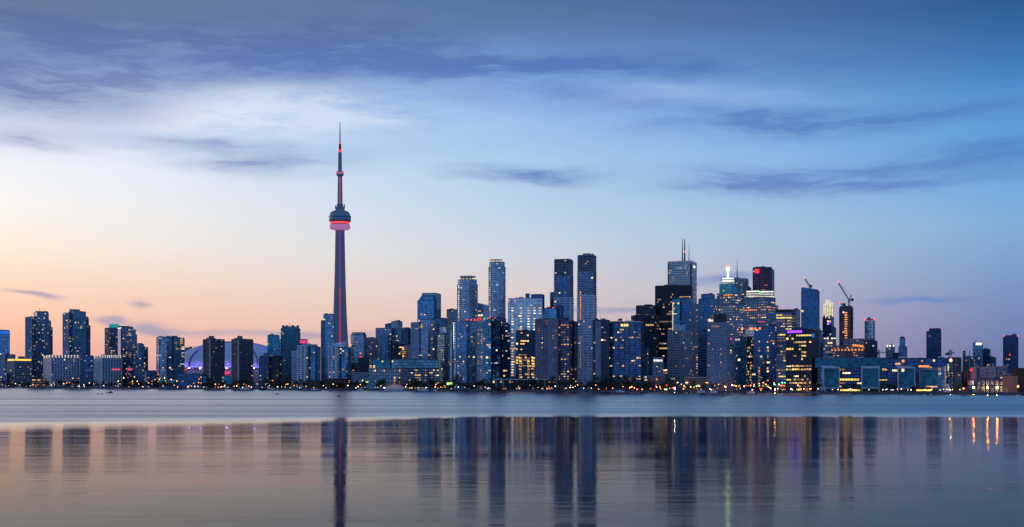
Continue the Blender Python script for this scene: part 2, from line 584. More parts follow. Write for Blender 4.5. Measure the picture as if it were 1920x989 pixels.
def offset_poly(poly, p):
    n = len(poly); out = []
    nr = []
    for i in range(n):
        a, b_ = poly[i], poly[(i + 1) % n]
        dx_, dy_ = b_[0] - a[0], b_[1] - a[1]
        L = max(1e-6, sqrt(dx_ * dx_ + dy_ * dy_))
        nr.append((dy_ / L, -dx_ / L))
    for i in range(n):
        n1, n2 = nr[i - 1], nr[i]
        k = p / max(.25, 1 + n1[0] * n2[0] + n1[1] * n2[1])
        out.append((poly[i][0] + (n1[0] + n2[0]) * k, poly[i][1] + (n1[1] + n2[1]) * k))
    return out


class Bld:
    """one building: an Empty at its foot, blocks as parts, floors / piers / lit windows as sub-parts"""
    def __init__(self, name, label, cat, off, x0, x1, D=None, group=None):
        self.xc = (x0 + x1) / 2
        self.D = D or shore(self.xc) + off
        self.m = self.D / F
        X = (self.xc - 960) * self.m
        self.root = empty(name, (X, self.D, GZ), -atan((self.xc - 960) / F))
        tag(self.root, label, cat, group)
        self.nt = 0
        self.rng = random.Random(sum(ord(ch) * (i + 1) for i, ch in enumerate(label)) % 99991)
        self.tiers = []
        self.tone = self.rng.choice(('', '', '', '_soft', '_deep'))

    def u(self, x):
        return (x - self.xc) * self.m

    def z(self, y):
        return CAMH - GZ + (HY - y) * self.m

    def poly(self, x0, x1, c, shape, k, dep):
        a0, a1 = self.u(x0), self.u(x1)
        W = a1 - a0
        if shape == 'round':
            n_ = 20
            return [((a0 + a1) / 2 + W / 2 * cos(2 * pi * (i + .5) / n_ - pi), W / 2 * k * sin(2 * pi * (i + .5) / n_ - pi)) for i in range(n_)]
        if shape == 'oct':
            d = dep or W * k
            q = .22 * min(W, d)
            return [(a0, -d / 2 + q), (a0 + q, -d / 2), (a1 - q, -d / 2), (a1, -d / 2 + q), (a1, d / 2 - q), (a1 - q, d / 2), (a0 + q, d / 2), (a0, d / 2 - q)]
        a, b_ = c * W, (1 - c) * W
        if c > .985:
            w, d, th = W, dep or min(W * k, 34), 0.0
        elif c < .015:
            w, d, th = dep or min(W * k, 34), W, pi / 2
        elif dep:
            th = math.asin(min(.95, b_ / dep)); w = a / cos(th); d = dep
        else:
            th = atan2(b_, k * a)
            w = a / cos(th); d = b_ / sin(th)
        N_ = (a0 + a, 0.0)
        L_ = (N_[0] - w * cos(th), w * sin(th))
        R_ = (N_[0] + d * sin(th), d * cos(th))
        F_ = (L_[0] + R_[0] - N_[0], L_[1] + R_[1] - N_[1])
        cy = (L_[1] + R_[1]) / 2
        return [(p[0], p[1] - cy) for p in (L_, N_, R_, F_)]

    def tier(self, x0, x1, yt, st, yb=None, c=.74, shape='rect', k=1.0, dep=None, dy=None, name='tower_block',
             p=.05, pal='mix', run=1.0, sep=False, top=True, rows=None, glass=None, frame=None, fh=None, roof=None, slope=None,
             edges=None, label=None):
        sty = list(ST[st])
        if glass: sty[0] = glass
        if sty[0] in GLASS and name not in ('glazed_box', 'roof_storey') and not sty[0].endswith('_deep'):
            sty[0] += self.tone if c > .3 or shape != 'rect' else '_deep' if self.tone == '' else self.tone  # right-turned tiers take darker glass: shade of that side put into colour
        if frame: sty[1] = frame
        if fh: sty[2] = fh
        gl, fr, fh, sh, sp, bay, pw, pp = sty
        rng = self.rng
        poly = self.poly(x0, x1, c, shape, k, dep)
        if dy is None:
            dy = (0, 1.7, -1.9, 3.3, -3.1, 4.7, -4.6)[self.nt % 7]
        self.nt += 1
        poly = [(a, q + dy) for a, q in poly]
        z0 = 0.0 if yb is None else self.z(yb)
        z1 = self.z(yt)
        H = z1 - z0
        nf = max(1, round(H / fh)); f = H / nf
        body = MB(); body.prism(poly, z0, z1 - .1)
        o = body.build(name, gl, self.root, label=label)
        sl = MB()
        o1 = offset_poly(poly, sp)
        for i in range(1 if z0 < 1 else 0, nf + 1):
            zz = z0 + i * f
            h = sh if i < nf else sh * 1.4
            jig = 1 + .12 * (((i * 7) % 5) - 2) / 2 if sp > 1 else 1
            sl.prism(o1 if jig == 1 else offset_poly(poly, sp * jig), max(z0 + .02, zz - h / 2), zz + h / 2)
        slabs = sl.build('floor_slabs', fr, o, 'stuff')
        pr = MB(); lit = MB(); mats = []
        n = len(poly)
        wins = []
        for e in range(n):
            a, b_ = poly[e], poly[(e + 1) % n]
            ex, ey = b_[0] - a[0], b_[1] - a[1]
            L = sqrt(ex * ex + ey * ey)
            if L < .5: continue
            tx, ty = ex / L, ey / L
            nx, ny = ty, -tx
            if ny > .35: continue
            nb = max(1, round(L / bay)); w = L / nb
            pwe = min(pw, w * .6)
            if not (shape == 'round' and e % 2):
                for j in range(nb + (0 if shape == 'round' else 1)):
                    s0 = j * w - pwe / 2; s1 = s0 + pwe
                    q = [(a[0] + tx * s0 + nx * pp, a[1] + ty * s0 + ny * pp), (a[0] + tx * s1 + nx * pp, a[1] + ty * s1 + ny * pp),
                         (a[0] + tx * s1 - nx * .1, a[1] + ty * s1 - ny * .1), (a[0] + tx * s0 - nx * .1, a[1] + ty * s0 - ny * .1)]
                    pr.prism(q, z0 + .05, z1 - .05 - .01 * (j % 3))
            if p <= 0 and not rows: continue
            if edges is not None and e not in edges: continue
            names, wts = zip(*PAL[pal])
            cfs = [rng.choice((.25, .5, 1, 1, 1.6, 2.2)) for _ in range(12)]
            for i in range(nf):
                pp_ = p * rng.choice((.15, .4, .8, 1, 1.5, 2.4))
                if rows:
                    fr_ = (i + .5) / nf
                    for r0_, r1_, rp in rows:
                        if r0_ <= fr_ < r1_: pp_ = rp
                j = 0
                nl = max(1, round(L / min(bay, 3.0))); wl = L / nl
                while j < nl:
                    if rng.random() < pp_ / run * (cfs[j * 12 // nl] if p < .3 else 1):
                        ln = max(1, min(nl - j, int(rng.expovariate(1 / run) + .5))) if run > 1 else 1
                        s0 = j * wl + .2; s1 = (j + ln) * wl - .2 - (rng.random() * .7 if ln == 1 else 0)
                        za = z0 + i * f + sh / 2 + .12; zb = z0 + (i + 1) * f - sh / 2 - .12; zb = za + (zb - za) * rng.uniform(.5, 1)
                        if zb - za < .6: za -= .3; zb += .3
                        mt = rng.choices(names, wts)[0]
                        if mt not in mats: mats.append(mt)
                        oo = .09
                        quad = [(a[0] + tx * s0 + nx * oo, a[1] + ty * s0 + ny * oo, za), (a[0] + tx * s1 + nx * oo, a[1] + ty * s1 + ny * oo, za),
                                (a[0] + tx * s1 + nx * oo, a[1] + ty * s1 + ny * oo, zb), (a[0] + tx * s0 + nx * oo, a[1] + ty * s0 + ny * oo, zb)]
                        if sep: wins.append((quad, mt))
                        else: lit.face(quad, mats.index(mt))
                        j += ln
                    else:
                        j += 1
        if pr.v: pr.build('piers', fr, o, 'stuff')
        if lit.v: lit.build('lit_windows', mats, o, 'stuff')
        for quad, mt in wins:
            mb = MB(); mb.face(quad); mb.build('lit_window', mt, o)
        if top and slope is None:
            rf = MB(); rf.prism(offset_poly(poly, -.6), z1 - .05, z1 + (1.1 if st not in ('plain',) else .5))
            rf.build('roof', roof or ('roof_dark' if st in ('dark', 'navy', 'plum') else fr), o)
        if slope:
            zl, zr = self.z(slope[0]), self.z(slope[1])
            xs = [q[0] for q in poly]; xa, xb = min(xs), max(xs)
            w = MB(); w.prism(poly, z1 - .05, z1, zt=[zl + (zr - zl) * (q[0] - xa) / (xb - xa) for q in poly])
            w.build('sloped_crown', gl, o)
        if name == 'tower_block' and top and slope is None and z1 > 45:
            xs = [q[0] for q in poly]; ys = [q[1] for q in poly]
            cx, cy = sum(xs) / n, sum(ys) / n; hw = (max(xs) - min(xs)) * .26; hd = (max(ys) - min(ys)) * .22
            for q in range(rng.choice((2, 3, 4))):
                w_ = rng.uniform(1.6, max(2.2, hw * .7)); d_ = rng.uniform(1.5, 4)
                ax, ay = cx + rng.uniform(-hw, hw), cy + rng.uniform(-hd, hd)
                mb_ = MB(); mb_.box(ax - w_, ax + w_, ay - d_, ay + d_, z1 + .6 + .05 * q, z1 + rng.uniform(1.4, 3.4))
                mb_.build('roof_unit', rng.choice(('concrete_dark', 'concrete_grey', 'steel_grey')), self.root)
            if rng.random() < .5:
                ax = cx + rng.uniform(-hw, hw)
                mb_ = MB(); mb_.lathe([(.28, z1 + .5), (.1, z1 + rng.uniform(6, 12))], 5, ax, cy); mb_.build('roof_mast', 'steel_grey', self.root)
        self.tiers.append((poly, z0, z1, o))
        return o

    def box(self, name, x0, x1, yt, yb, mat, front=None, dep=6.0, dy=0.0, label=None, parent=None):
        """plain block; front: face at local -front, else centred on dy"""
        z0 = 0.0 if yb is None else self.z(yb)
        y0 = -front if front is not None else dy - dep / 2
        mb = MB(); mb.box(self.u(x0), self.u(x1), y0, y0 + dep, z0, self.z(yt))
        return mb.build(name, mat, parent or self.root, label=label)

    def drum(self, name, x0, x1, yt, yb, mat, k=1.0, dy=0.0, label=None):
        mb = MB(); r = (self.u(x1) - self.u(x0)) / 2
        mb.lathe([(r, self.z(yb)), (r, self.z(yt))], 20, (self.u(x0) + self.u(x1)) / 2, dy, 0, k)
        return mb.build(name, mat, self.root, label=label)

    def panel(self, name, ti, edge, s0, s1, yt, yb, mat, out=.6, label=None):
        """flat sign or light strip fixed to face `edge` of tier ti (0 = left face, 1 = right face), from s0 to s1 of its length"""
        poly = self.tiers[ti][0]
        a, b_ = poly[edge], poly[(edge + 1) % len(poly)]
        ex, ey = b_[0] - a[0], b_[1] - a[1]
        L = sqrt(ex * ex + ey * ey); nx, ny = ey / L, -ex / L
        P = lambda s, q: (a[0] + ex * s + nx * q, a[1] + ey * s + ny * q)
        mb = MB(); mb.prism([P(s0, out), P(s1, out), P(s1, .05), P(s0, .05)], self.z(yb), self.z(yt))
        return mb.build(name, mat, self.root, label=label)

    def mast(self, name, x, yt, yb, r, mat='steel_grey', dy=0.0, r2=None):
        mb = MB(); mb.lathe([(r, self.z(yb)), (r2 or r * .5, self.z(yt))], 6, self.u(x), dy)
        return mb.build(name, mat, self.root)

    def light(self, x, y, mat='beacon_red', s=1.1, dy=0.0, name='warning_light'):
        zc = self.z(y); a = self.u(x)
        mb = MB(); mb.lathe([(s * .4, zc - s * .6), (s * .6, zc), (s * .3, zc + s * .6)], 6, a, dy)
        return mb.build(name, mat, self.root)

    def clutter(self, x0, x1, y, n=3, hmax=4.5, mat='concrete_dark', dy=0.0):
        for i in range(n):
            a = self.rng.uniform(x0, x1); w = self.rng.uniform(1.5, 4.5)
            mb = MB(); ya = dy + self.rng.uniform(-5, 5)
            zz = self.z(y)
            mb.box(self.u(a) - w / 2, self.u(a) + w / 2, ya - 2, ya + 2, zz - .2, zz + self.rng.uniform(1.2, hmax))
            mb.build('roof_unit', mat, self.root)
        return self

# ------------------------------------------------------------------ the skyline, west (left) to east (right)
T = 'tower'; AB = 'building'

# --- far west
B = Bld('glass_tower', 'blue slab tower cut off by the left edge, blue light along its top', T, 420, -14, 17)
B.tier(-14, 17, 620, 'glass', c=.96, p=.03, pal='cool', dep=26)
B.panel('roof_light', 0, 0, .3, .99, 621.5, 626, 'sign_blue')
B = Bld('apartment_block', 'pale grey mid-rise at the left edge beside the yellow-topped block', AB, 180, -16, 27)
B.tier(-16, 10, 666, 'punchlight', c=.97, p=.05, name='wing')
B.tier(8, 27, 665.5, 'navy', c=.9, p=.04, name='wing', dy=6)
B = Bld('office_block', 'low block with a glowing yellow roof line, far left', AB, 110, 14, 57)
B.tier(14, 57, 677, 'office', c=.32, p=.05, pal='warm', k=1.1)
B.panel('roof_light', 0, 1, .02, .98, 673.8, 677, 'sign_yellow')
B.panel('roof_light', 0, 0, .2, .98, 673.8, 677, 'sign_yellow')
B.box('penthouse', 34, 46, 668.5, 676, 'concrete_dark', dep=9)
B = Bld('low_house', 'pale two-storey waterfront house below the yellow-topped block', AB, 45, -6, 13)
B.tier(-6, 13, 700, 'balcony', c=.9, p=.08, name='wing')

def stepped(lbl, rows, off, **kw):
    x0 = min(r[0] for r in rows); x1 = max(r[1] for r in rows)
    b_ = Bld('condo_tower', lbl, T, off, x0, x1)
    for i, r in enumerate(rows):
        o_ = dict(kw); o_.update(r[4] if len(r) > 4 else {})
        b_.tier(r[0], r[1], r[2], r[3], **o_)
    return b_

B = stepped('stepped grey condominium tower, farther left of the tall west pair', [
    (50, 69, 596, 'balcony', dict(c=.55)), (63, 90, 587, 'glass', dict(c=.25, dy=-3)), (80, 94, 602, 'glass', dict(c=.2, dy=5)), (84, 97, 615, 'navy', dict(c=.2, dy=8))], 250, p=.06)
B.box('penthouse', 67, 89, 584, 588, 'concrete_grey', dep=12)
B.mast('antenna', 74, 578, 584, .35)
B.clutter(66, 88, 584, 2, 2.5)
B = stepped('stepped grey condominium tower beside its twin, broad flat crown', [
    (120, 139, 589, 'balcony', dict(c=.5)), (129, 160, 585.5, 'glass', dict(c=.3, dy=-3)), (150, 165, 596, 'navy', dict(c=.2, dy=5)), (153, 168, 611, 'navy', dict(c=.2, dy=8))], 240, p=.06)
B.box('penthouse', 131, 149.5, 580.5, 587, 'concrete_grey', dep=12)
B.light(122, 590, 'win_bright', 1.6, -10, 'roof_lamp'); B.light(141, 590.5, 'win_bright', 1.6, -16, 'roof_lamp')

def finned(lbl, x0, x1, xc_, off):
    b_ = Bld('condo_block', lbl, AB, off, x0, x1)
    c_ = (xc_ - x0) / (x1 - x0)
    b_.tier(x0, x1, 668, 'fins', c=c_, k=.5, p=.05, pal='warm')
    for e, n_ in ((0, 3), (1, 9)):
        for i in range(n_):
            s = (i + .3) / n_
            b_.panel('roof_uplight', 0, e, s, s + .028 * (9 / n_) ** .6, 667, 672, 'crown_cream', 1.3)
    return b_

finned('pale finned block with lit roof edge in front of the tall west pair', 84, 146, 98, 90)
B = finned('pale finned block with lit roof edge and red sign, nearer the dome', 178, 226, 192, 90)
B.panel('sign', 0, 1, .5, .93, 692, 695, 'sign_pink', 1.4)
B = Bld('office_block', 'plain dark block between the two pale finned blocks', AB, 160, 159, 179)
B.tier(159, 179, 669, 'navy', c=.995, p=.02, dep=30)
B.box('pale_band', 160, 178, 692, 697, 'concrete_light', front=15.5, dep=1)

B = stepped('grey condominium tower with a cyan lit penthouse', [(198, 222, 616, 'balgrey', dict(c=.3)), ], 200, p=.08)
B.box('penthouse', 205, 222.5, 608, 616, 'sign_cyan', dep=11)
B = stepped('grey condominium tower stepping down to the right, pale corner strip', [
    (222, 249, 614, 'navy', dict(c=.22)), (236, 253, 619, 'balgrey', dict(c=.2, dy=5)), (240, 256, 628, 'navy', dict(c=.2, dy=8))], 190, p=.08)
B.panel('pale_strip', 0, 0, .15, .95, 617, 700, 'paint_white', .9)
B.box('penthouse', 223, 243, 612, 615, 'roof_dark', dep=12)
B.panel('sign', 0, 1, .5, .9, 691, 695, 'sign_pink', 1.4)
B = stepped('short twin-stepped navy tower at the end of the west cluster', [
    (256, 269, 646, 'balgrey', dict(c=.4)), (264, 277, 652, 'navy', dict(c=.2, dy=4))], 150, p=.05)
B.box('penthouse', 259, 267, 644, 647, 'roof_dark', dep=8)
B = Bld('low_block', 'low dark block with one pale end wall left of the green-signed tower', AB, 70, 272, 294)
B.tier(272, 294, 696, 'navy', c=.9, p=.12, pal='orange', name='wing')
B.panel('end_wall', 0, 0, 0, .22, 697, 726, 'concrete_light', .5)

B = Bld('condo_tower', 'teal rounded twin tower with a green light on its roof', T, 120, 295, 345)
B.tier(295, 325, 633, 'balblue', shape='round', k=.8, p=.07, frame='steel_teal')
B.tier(316, 345, 634.5, 'teal', c=.35, p=.09, run=1.5, dy=6)
B.box('penthouse', 321, 332, 630, 635, 'concrete_dark', dep=10)
B.panel('roof_sign', 1, 0, .05, .75, 632.5, 637, 'sign_green', 8.0)
B.clutter(298, 342, 633, 4, 3)
B = Bld('office_block', 'block behind the dome with a yellow and green lit top', AB, 640, 344, 371)
B.tier(344, 371, 653, 'navy', c=.5, p=.03)
B.panel('roof_light', 0, 1, .2, .95, 651.5, 654, 'sign_yellow'); B.panel('roof_light', 0, 1, .5, .95, 654.3, 657.5, 'sign_green')

def slab_pair(lbl, x0, off):
    b_ = Bld('apartment_tower', lbl, T, off, x0, x0 + 38.5)
    b_.tier(x0, x0 + 38.5, 637.5, 'punched', c=.38, p=.05, k=1.0, pal='warm', glass='glass_black', frame='concrete_dark')
    b_.panel('pale_pier', 0, 0, .8, .98, 638, 716, 'concrete_grey', 1.2)
    b_.panel('pale_pier', 0, 0, .02, .1, 638, 716, 'concrete_grey', 1.2)
    b_.box('penthouse', x0 + 10, x0 + 20, 630.5, 638, 'concrete_brown', dep=9)
    b_.box('roof_unit', x0 + 6, x0 + 10, 634, 638, 'concrete_dark', dep=5)
    b_.box('roof_unit', x0 + 28, x0 + 33, 636, 638, 'concrete_dark', dep=5)
    return b_
slab_pair('brown apartment tower in front of the dome, nearer its left end', 381.5, 80)
slab_pair('brown apartment tower in front of the dome, nearer its right end', 435, 60)

B = Bld('apartment_tower', 'short dark tower with stepped top at the right end of the dome', T, 50, 487, 526)
B.tier(487, 508, 670, 'punched', c=.8, p=.05, pal='warm', frame='concrete_dark')
B.tier(503, 526, 668, 'dark', c=.8, p=.03, dy=4)
B.box('penthouse', 495, 506, 662.5, 670, 'concrete_brown', dep=9)
B.tier(505, 512, 667, 'pale', yb=668.5, c=.9, p=0, name='skylight', dy=-4)
B = Bld('office_tower', 'plain dark teal tower, narrower of the two right of the dome', T, 330, 502, 524)
B.tier(502, 524, 629.5, 'navy', c=.93, p=.05, pal='warm', frame='steel_teal', glass='glass_teal')
B = Bld('office_block', 'pale narrow block squeezed between two teal towers', AB, 480, 523, 531)
B.tier(523, 531, 638.5, 'pale', c=.9, p=.02, dep=16)
B = Bld('hotel_tower', 'broad teal tower with a notched crown, taller one right of the dome', T, 380, 527, 563)
B.tier(527, 563, 617, 'teal', c=.86, p=.012, frame='steel_grey')
for xa, xb in ((529, 533.5), (536, 540), (546, 552), (556, 560.5)):
    B.box('crown_block', xa, xb, 610.5, 617.5, 'steel_teal', dep=16)
B.box('crown_core', 530, 559, 612.5, 617.5, 'panel_white', dep=12)
B.mast('antenna', 543, 606, 612, .6)
B = Bld('low_office', 'white striped low office behind the white balcony tower', AB, 160, 547, 563)
B.tier(547, 563, 660.5, 'office', c=.9, p=.02, frame='panel_white', fh=3.9, name='wing')
B = Bld('office_block', 'block with a magenta lit top peeking above the white balcony tower', AB, 300, 560, 578)
B.tier(560, 578, 646, 'navy', c=.8, p=.02)
B.tier(562, 577, 637.5, 'navy', yb=645.5, c=.8, p=0, name='lit_top')
B.panel('lit_panel', 1, 0, .03, .97, 638.5, 644, 'sign_magenta')
B.panel('lit_panel', 1, 1, .03, .97, 638.5, 644, 'sign_magenta')

def white_balconies(lbl, x0, off, yt, crown):
    b_ = Bld('condo_tower', lbl, T, off, x0, x0 + 42)
    b_.tier(x0, x0 + 20, yt, 'balwhite', c=.72, p=.06)
    b_.tier(x0 + 17, x0 + 42, yt + 2, 'balblue', shape='round', k=.8, p=.05, dy=6, frame='steel_teal')
    b_.panel('pale_pier', 0, 0, .38, .55, yt - 1, 716, 'paint_white', 2.4)
    b_.panel('pale_pier', 0, 0, .85, .99, yt - 1, 716, 'paint_white', 2.4)
    if crown:
        b_.tier(x0 + 5, x0 + 32, yt - 4, 'pale', yb=yt + 1, c=.7, p=0, name='crown', slope=(yt - 5, yt - 10), dy=3)
    else:
        b_.box('penthouse', x0 + 7, x0 + 24, yt - 5, yt + 1, 'concrete_light', dep=10)
        b_.box('penthouse', x0 + 24, x0 + 35, yt - 3.5, yt + 2.5, 'concrete_grey', dep=9, dy=3)
    return b_
white_balconies('white balcony condominium tower left of the needle tower, flat penthouse', 559, 60, 649.5, False)
white_balconies('white balcony condominium tower at the needle tower foot, slanted glass crown', 617, 45, 650.5, True)
B = Bld('condo_tower', 'tall slim blue tower touching the left side of the needle tower', T, 520, 602, 628)
B.tier(602, 609, 604, 'navy', c=.9, p=.02, dep=22)
B.tier(606.5, 628, 591, 'glass', c=.92, p=.03, dep=24)

# --- between the needle tower and the rounded condo pair
B = Bld('condo_tower', 'octagonal topped blue tower just right of the needle tower', T, 300, 658, 687)
B.tier(658, 687, 629, 'glass', shape='oct', k=.9, p=.05, frame='steel_navy')
B.tier(660, 685, 625, 'glass', yb=629.5, shape='oct', k=.9, p=0, frame='steel_navy', name='crown')
B = Bld('condo_tower', 'plain blue mid-rise behind the octagonal topped tower', T, 360, 686, 704)
B.tier(686, 704, 635.5, 'glass', c=.9, p=.05)
B = Bld('condo_tower', 'tower with rows of pinkish balconies right of the octagonal topped tower', T, 240, 692, 711)
B.tier(692, 711, 637, 'balcony', c=.6, p=.14, pal='warm', frame='concrete_tan')
B = Bld('condo_tower', 'round-fronted dark balcony tower above the pale waterfront terminal', T, 170, 706, 746)
B.tier(709, 733, 630.5, 'baldark', shape='round', k=.8, p=.04, glass='glass_navy', frame='concrete_grey')
B.tier(722, 746, 641.5, 'baldark', c=.6, p=.03, dy=6)
B = Bld('office_tower', 'stepped grey blue tower with three rising blocks behind the round-fronted tower', T, 420, 705, 754)
B.tier(705, 737, 617, 'steel', c=.9, p=.05, glass='glass_blue')
B.tier(722, 739, 608.5, 'navy', c=.9, p=.02, dy=8)
B.tier(734, 754, 604, 'steel', c=.55, p=.04, glass='glass_blue', dy=-4)
B = Bld('office_tower', 'plain navy tower right of the three rising blocks', T, 380, 752, 774)
B.tier(752, 774, 617, 'navy', c=.6, p=.05)
B = Bld('office_tower', 'glass block with rows of yellow lit windows under the plain navy tower', T, 260, 744, 768)
B.tier(744, 760, 645, 'teal', c=.85, p=.28, pal='yellow', run=1.6)
B.tier(757, 769, 648, 'punchlight', c=.8, p=.06, dy=3)
B = Bld('condo_tower', 'glass tower with a clipped upper left corner and dark frame', T, 430, 782, 827)
B.tier(783, 820, 566, 'teal', c=.82, p=.03, pal='warm', run=1.5, glass='glass_blue', dy=-2)
B.tier(789.5, 819, 557, 'teal', yb=567, c=.8, p=.03, glass='glass_blue', name='crown', dy=-1)
B.tier(791, 827, 551, 'glass', c=.78, p=0, glass='glass_steel', name='frame_block', dy=9)
mb = MB()
mb.v = [(B.u(783), -13, B.z(566)), (B.u(790), -13, B.z(566)), (B.u(790), -13, B.z(557)), (B.u(783), 9, B.z(566)), (B.u(790), 9, B.z(566)), (B.u(790), 9, B.z(557))]
mb.f = [(0, 1, 2), (5, 4, 3), (0, 2, 5, 3), (1, 4, 5, 2), (0, 3, 4, 1)]; mb.mi = [0] * 5
mb.build('chamfer', 'glass_teal', B.root)
B = Bld('condo_tower', 'round-fronted balcony tower with a sunset-lit edge of pale balconies', T, 200, 772, 822)
B.tier(772, 786, 606.5, 'balwhite', c=.9, p=.05, frame='concrete_light', dep=20)
B.tier(784, 816, 600.5, 'balblue', shape='round', k=.75, p=.06, dy=-3)
B.tier(806, 823, 607, 'balgrey', c=.4, p=.05, dy=5)
B = Bld('office_tower', 'hat-topped grey tower with a wide upper block over a pale neck', T, 330, 811, 839)
B.tier(814, 838, 615, 'pale', c=.85, p=.01)
B.tier(811, 839, 598, 'navy', yb=613.5, c=.85, p=0, name='hat_block')
B = Bld('condo_tower', 'dark teal condominium tower between the two round-fronted balcony towers', T, 150, 820, 846)
B.tier(820, 846, 628, 'navy', c=.5, p=.05, pal='warm', glass='glass_teal')
B.box('penthouse', 822, 838, 625, 629, 'concrete_light', dep=10)
B = Bld('office_tower', 'narrow tower whose pale left face glows peach in the sunset', T, 500, 838, 858)
B.tier(838, 858, 582, 'marble', c=.58, p=.12, pal='warm', frame='concrete_light', edges=(0,))
B.panel('roof_edge', 0, 0, 0, 1, 581, 583, 'paint_red', .8)

def capped(lbl, x0, x1, yt, off, ycap, lean):
    b_ = Bld('condo_tower', lbl, T, off, x0, x1)
    b_.tier(x0, x1, yt + 9, 'balblue', shape='round', k=.9, p=.03, frame='concrete_light', glass='glass_steel')
    b_.tier(x0 + 1, x1 - 1, yt, 'steel', yb=yt + 9.5, shape='round', k=.9, p=.05, name='crown', glass='glass_steel', frame='concrete_light')
    b_.drum('cap_neck', x0 + 5, x1 - 7, ycap + 2, yt - .6, 'concrete_dark', .9)
    b_.drum('cap_disc', x0 + 2 + lean, x1 - 4 + lean, ycap, ycap + 2, 'paint_white', .9)
    for i in range(7):
        a = pi + pi * (i + .5) / 7
        rx = (x1 - x0) / 2 - 4.4
        b_.light((x0 + x1) / 2 - 1 + rx * cos(a), yt - 1.6, 'crown_cream', 2.2, rx * b_.m * sin(a) * .9, 'cap_lamp')
    return b_
capped('round glass condo tower with a flat disc cap, shorter of the capped pair', 858, 895, 526, 290, 518.5, 1.5)
capped('round glass condo tower with a flat disc cap, taller of the capped pair', 917, 947, 493, 260, 487.5, -1)
B = Bld('condo_tower', 'wide round-fronted balcony tower below the shorter disc-capped tower', T, 110, 843, 896)
B.tier(849, 893, 605, 'balblue', shape='round', k=.7, p=.06)
B.tier(843, 862, 615, 'balblue', c=.5, p=.05, dy=6)
B.tier(874, 896, 602, 'balgrey', c=.3, p=.05, dy=8)
B.box('penthouse', 861, 871, 600, 606, 'concrete_light', dep=9)
for xx in (875, 883, 891): B.light(xx, 600, 'beacon_red', 1.2, 0)
B = Bld('office_tower', 'blue glass tower with a sloping roof between the disc-capped pair', T, 400, 894, 920)
B.tier(896, 919, 578, 'glass', c=.95, p=.05, rows=[(.8, .97, .5)], pal='warm', run=2, slope=(569, 574))
B = Bld('condo_tower', 'tower with a speckled lit strip and bright teal column, below the taller disc-capped tower', T, 95, 895, 956)
B.tier(895, 912, 600, 'punchlight', c=.9, p=.28, pal='warm')
B.tier(911, 921, 602, 'teal', c=.95, p=.14, pal='cool', dy=-3, dep=20)
B.tier(919, 949, 598, 'navy', c=.6, p=.05, dy=4)
B.tier(938, 956, 609, 'navy', c=.3, p=.06, dy=-2)
for xx in (897, 901, 908, 914): B.light(xx, 598.5, 'sign_red' if xx != 908 else 'sign_green', 2.0, -8)
B.light(928, 597, 'sign_red', 1.6, -8)

# --- white hotel cluster
B = Bld('hotel_tower', 'pale blue hotel with columns of bright lit windows', T, 240, 953, 1019)
B.tone = ''
B.tier(953, 1017, 562, 'pale', c=.995, p=.04, dep=26, pal='warm', frame='panel_white')
for xx in (961, 977, 991, 1002, 1012):
    for yy in range(578, 706, 5):
        if (yy > 625 and xx > 966) or B.rng.random() < .12: continue
        B.box('lit_window', xx - 1.9, xx + 1.5 + B.rng.random(), yy, yy + 1.9, B.rng.choice(('win_bright', 'win_warm', 'win_warm', 'crown_cream')), front=13.35, dep=.3)
for xx in range(956, 1006, 7):
    B.box('lit_window', xx, xx + 5, 653, 655.4, 'win_warm', front=13.35, dep=.3)
B.box('penthouse', 985, 993.5, 551, 563, 'steel_teal', dep=10)
B.tier(996, 1021, 553, 'navy', yb=580, c=.85, p=.03, dy=10, name='rear_block', pal='warm')
B.clutter(955, 980, 562, 2, 3)
B = Bld('office_block', 'dark glass block with columns of yellow windows in front of the pale hotel', AB, 170, 968, 1004)
B.tier(968, 1004, 622, 'dark', c=.995, p=.12, pal='yellow', run=1.2, dep=24, glass='glass_navy', rows=[(.38, .55, .55)])
for xx in (976, 991, 1000):
    for yy in range(672, 712, 5):
        B.box('lit_window', xx - 2.2, xx + 2.0, yy, yy + 2.2, B.rng.choice(('win_yellow', 'win_warm', 'win_dim')), front=12.8, dep=.3)
B = Bld('apartment_block', 'wide brown apartment slab with pale upper edge beside the striped towers', AB, 75, 1004, 1084)
B.tier(1004, 1044, 600, 'punchbrown', c=.75, p=.05, pal='warm', k=.6)
B.tier(1028, 1048, 601, 'punchtan', c=.8, p=.05, pal='warm', dy=-6, dep=16)
B.tier(1040, 1074, 603, 'punchbrown', c=.8, p=.18, pal='warm', run=1.3, dy=5)
B.tier(1070, 1084, 604, 'baldark', c=.8, p=.07, pal='warm', dy=9)
B.clutter(1010, 1070, 600, 4, 4)
B = Bld('office_block', 'plain blue box above the brown apartment slab', AB, 300, 1017, 1056)
B.tier(1017, 1044, 580, 'glass', c=.97, p=0, glass='glass_blue', dep=24)
B.tier(1043, 1056, 575, 'navy', c=.8, p=.02, dy=4)
B.light(1037, 578, 'beacon_red', 1.5)

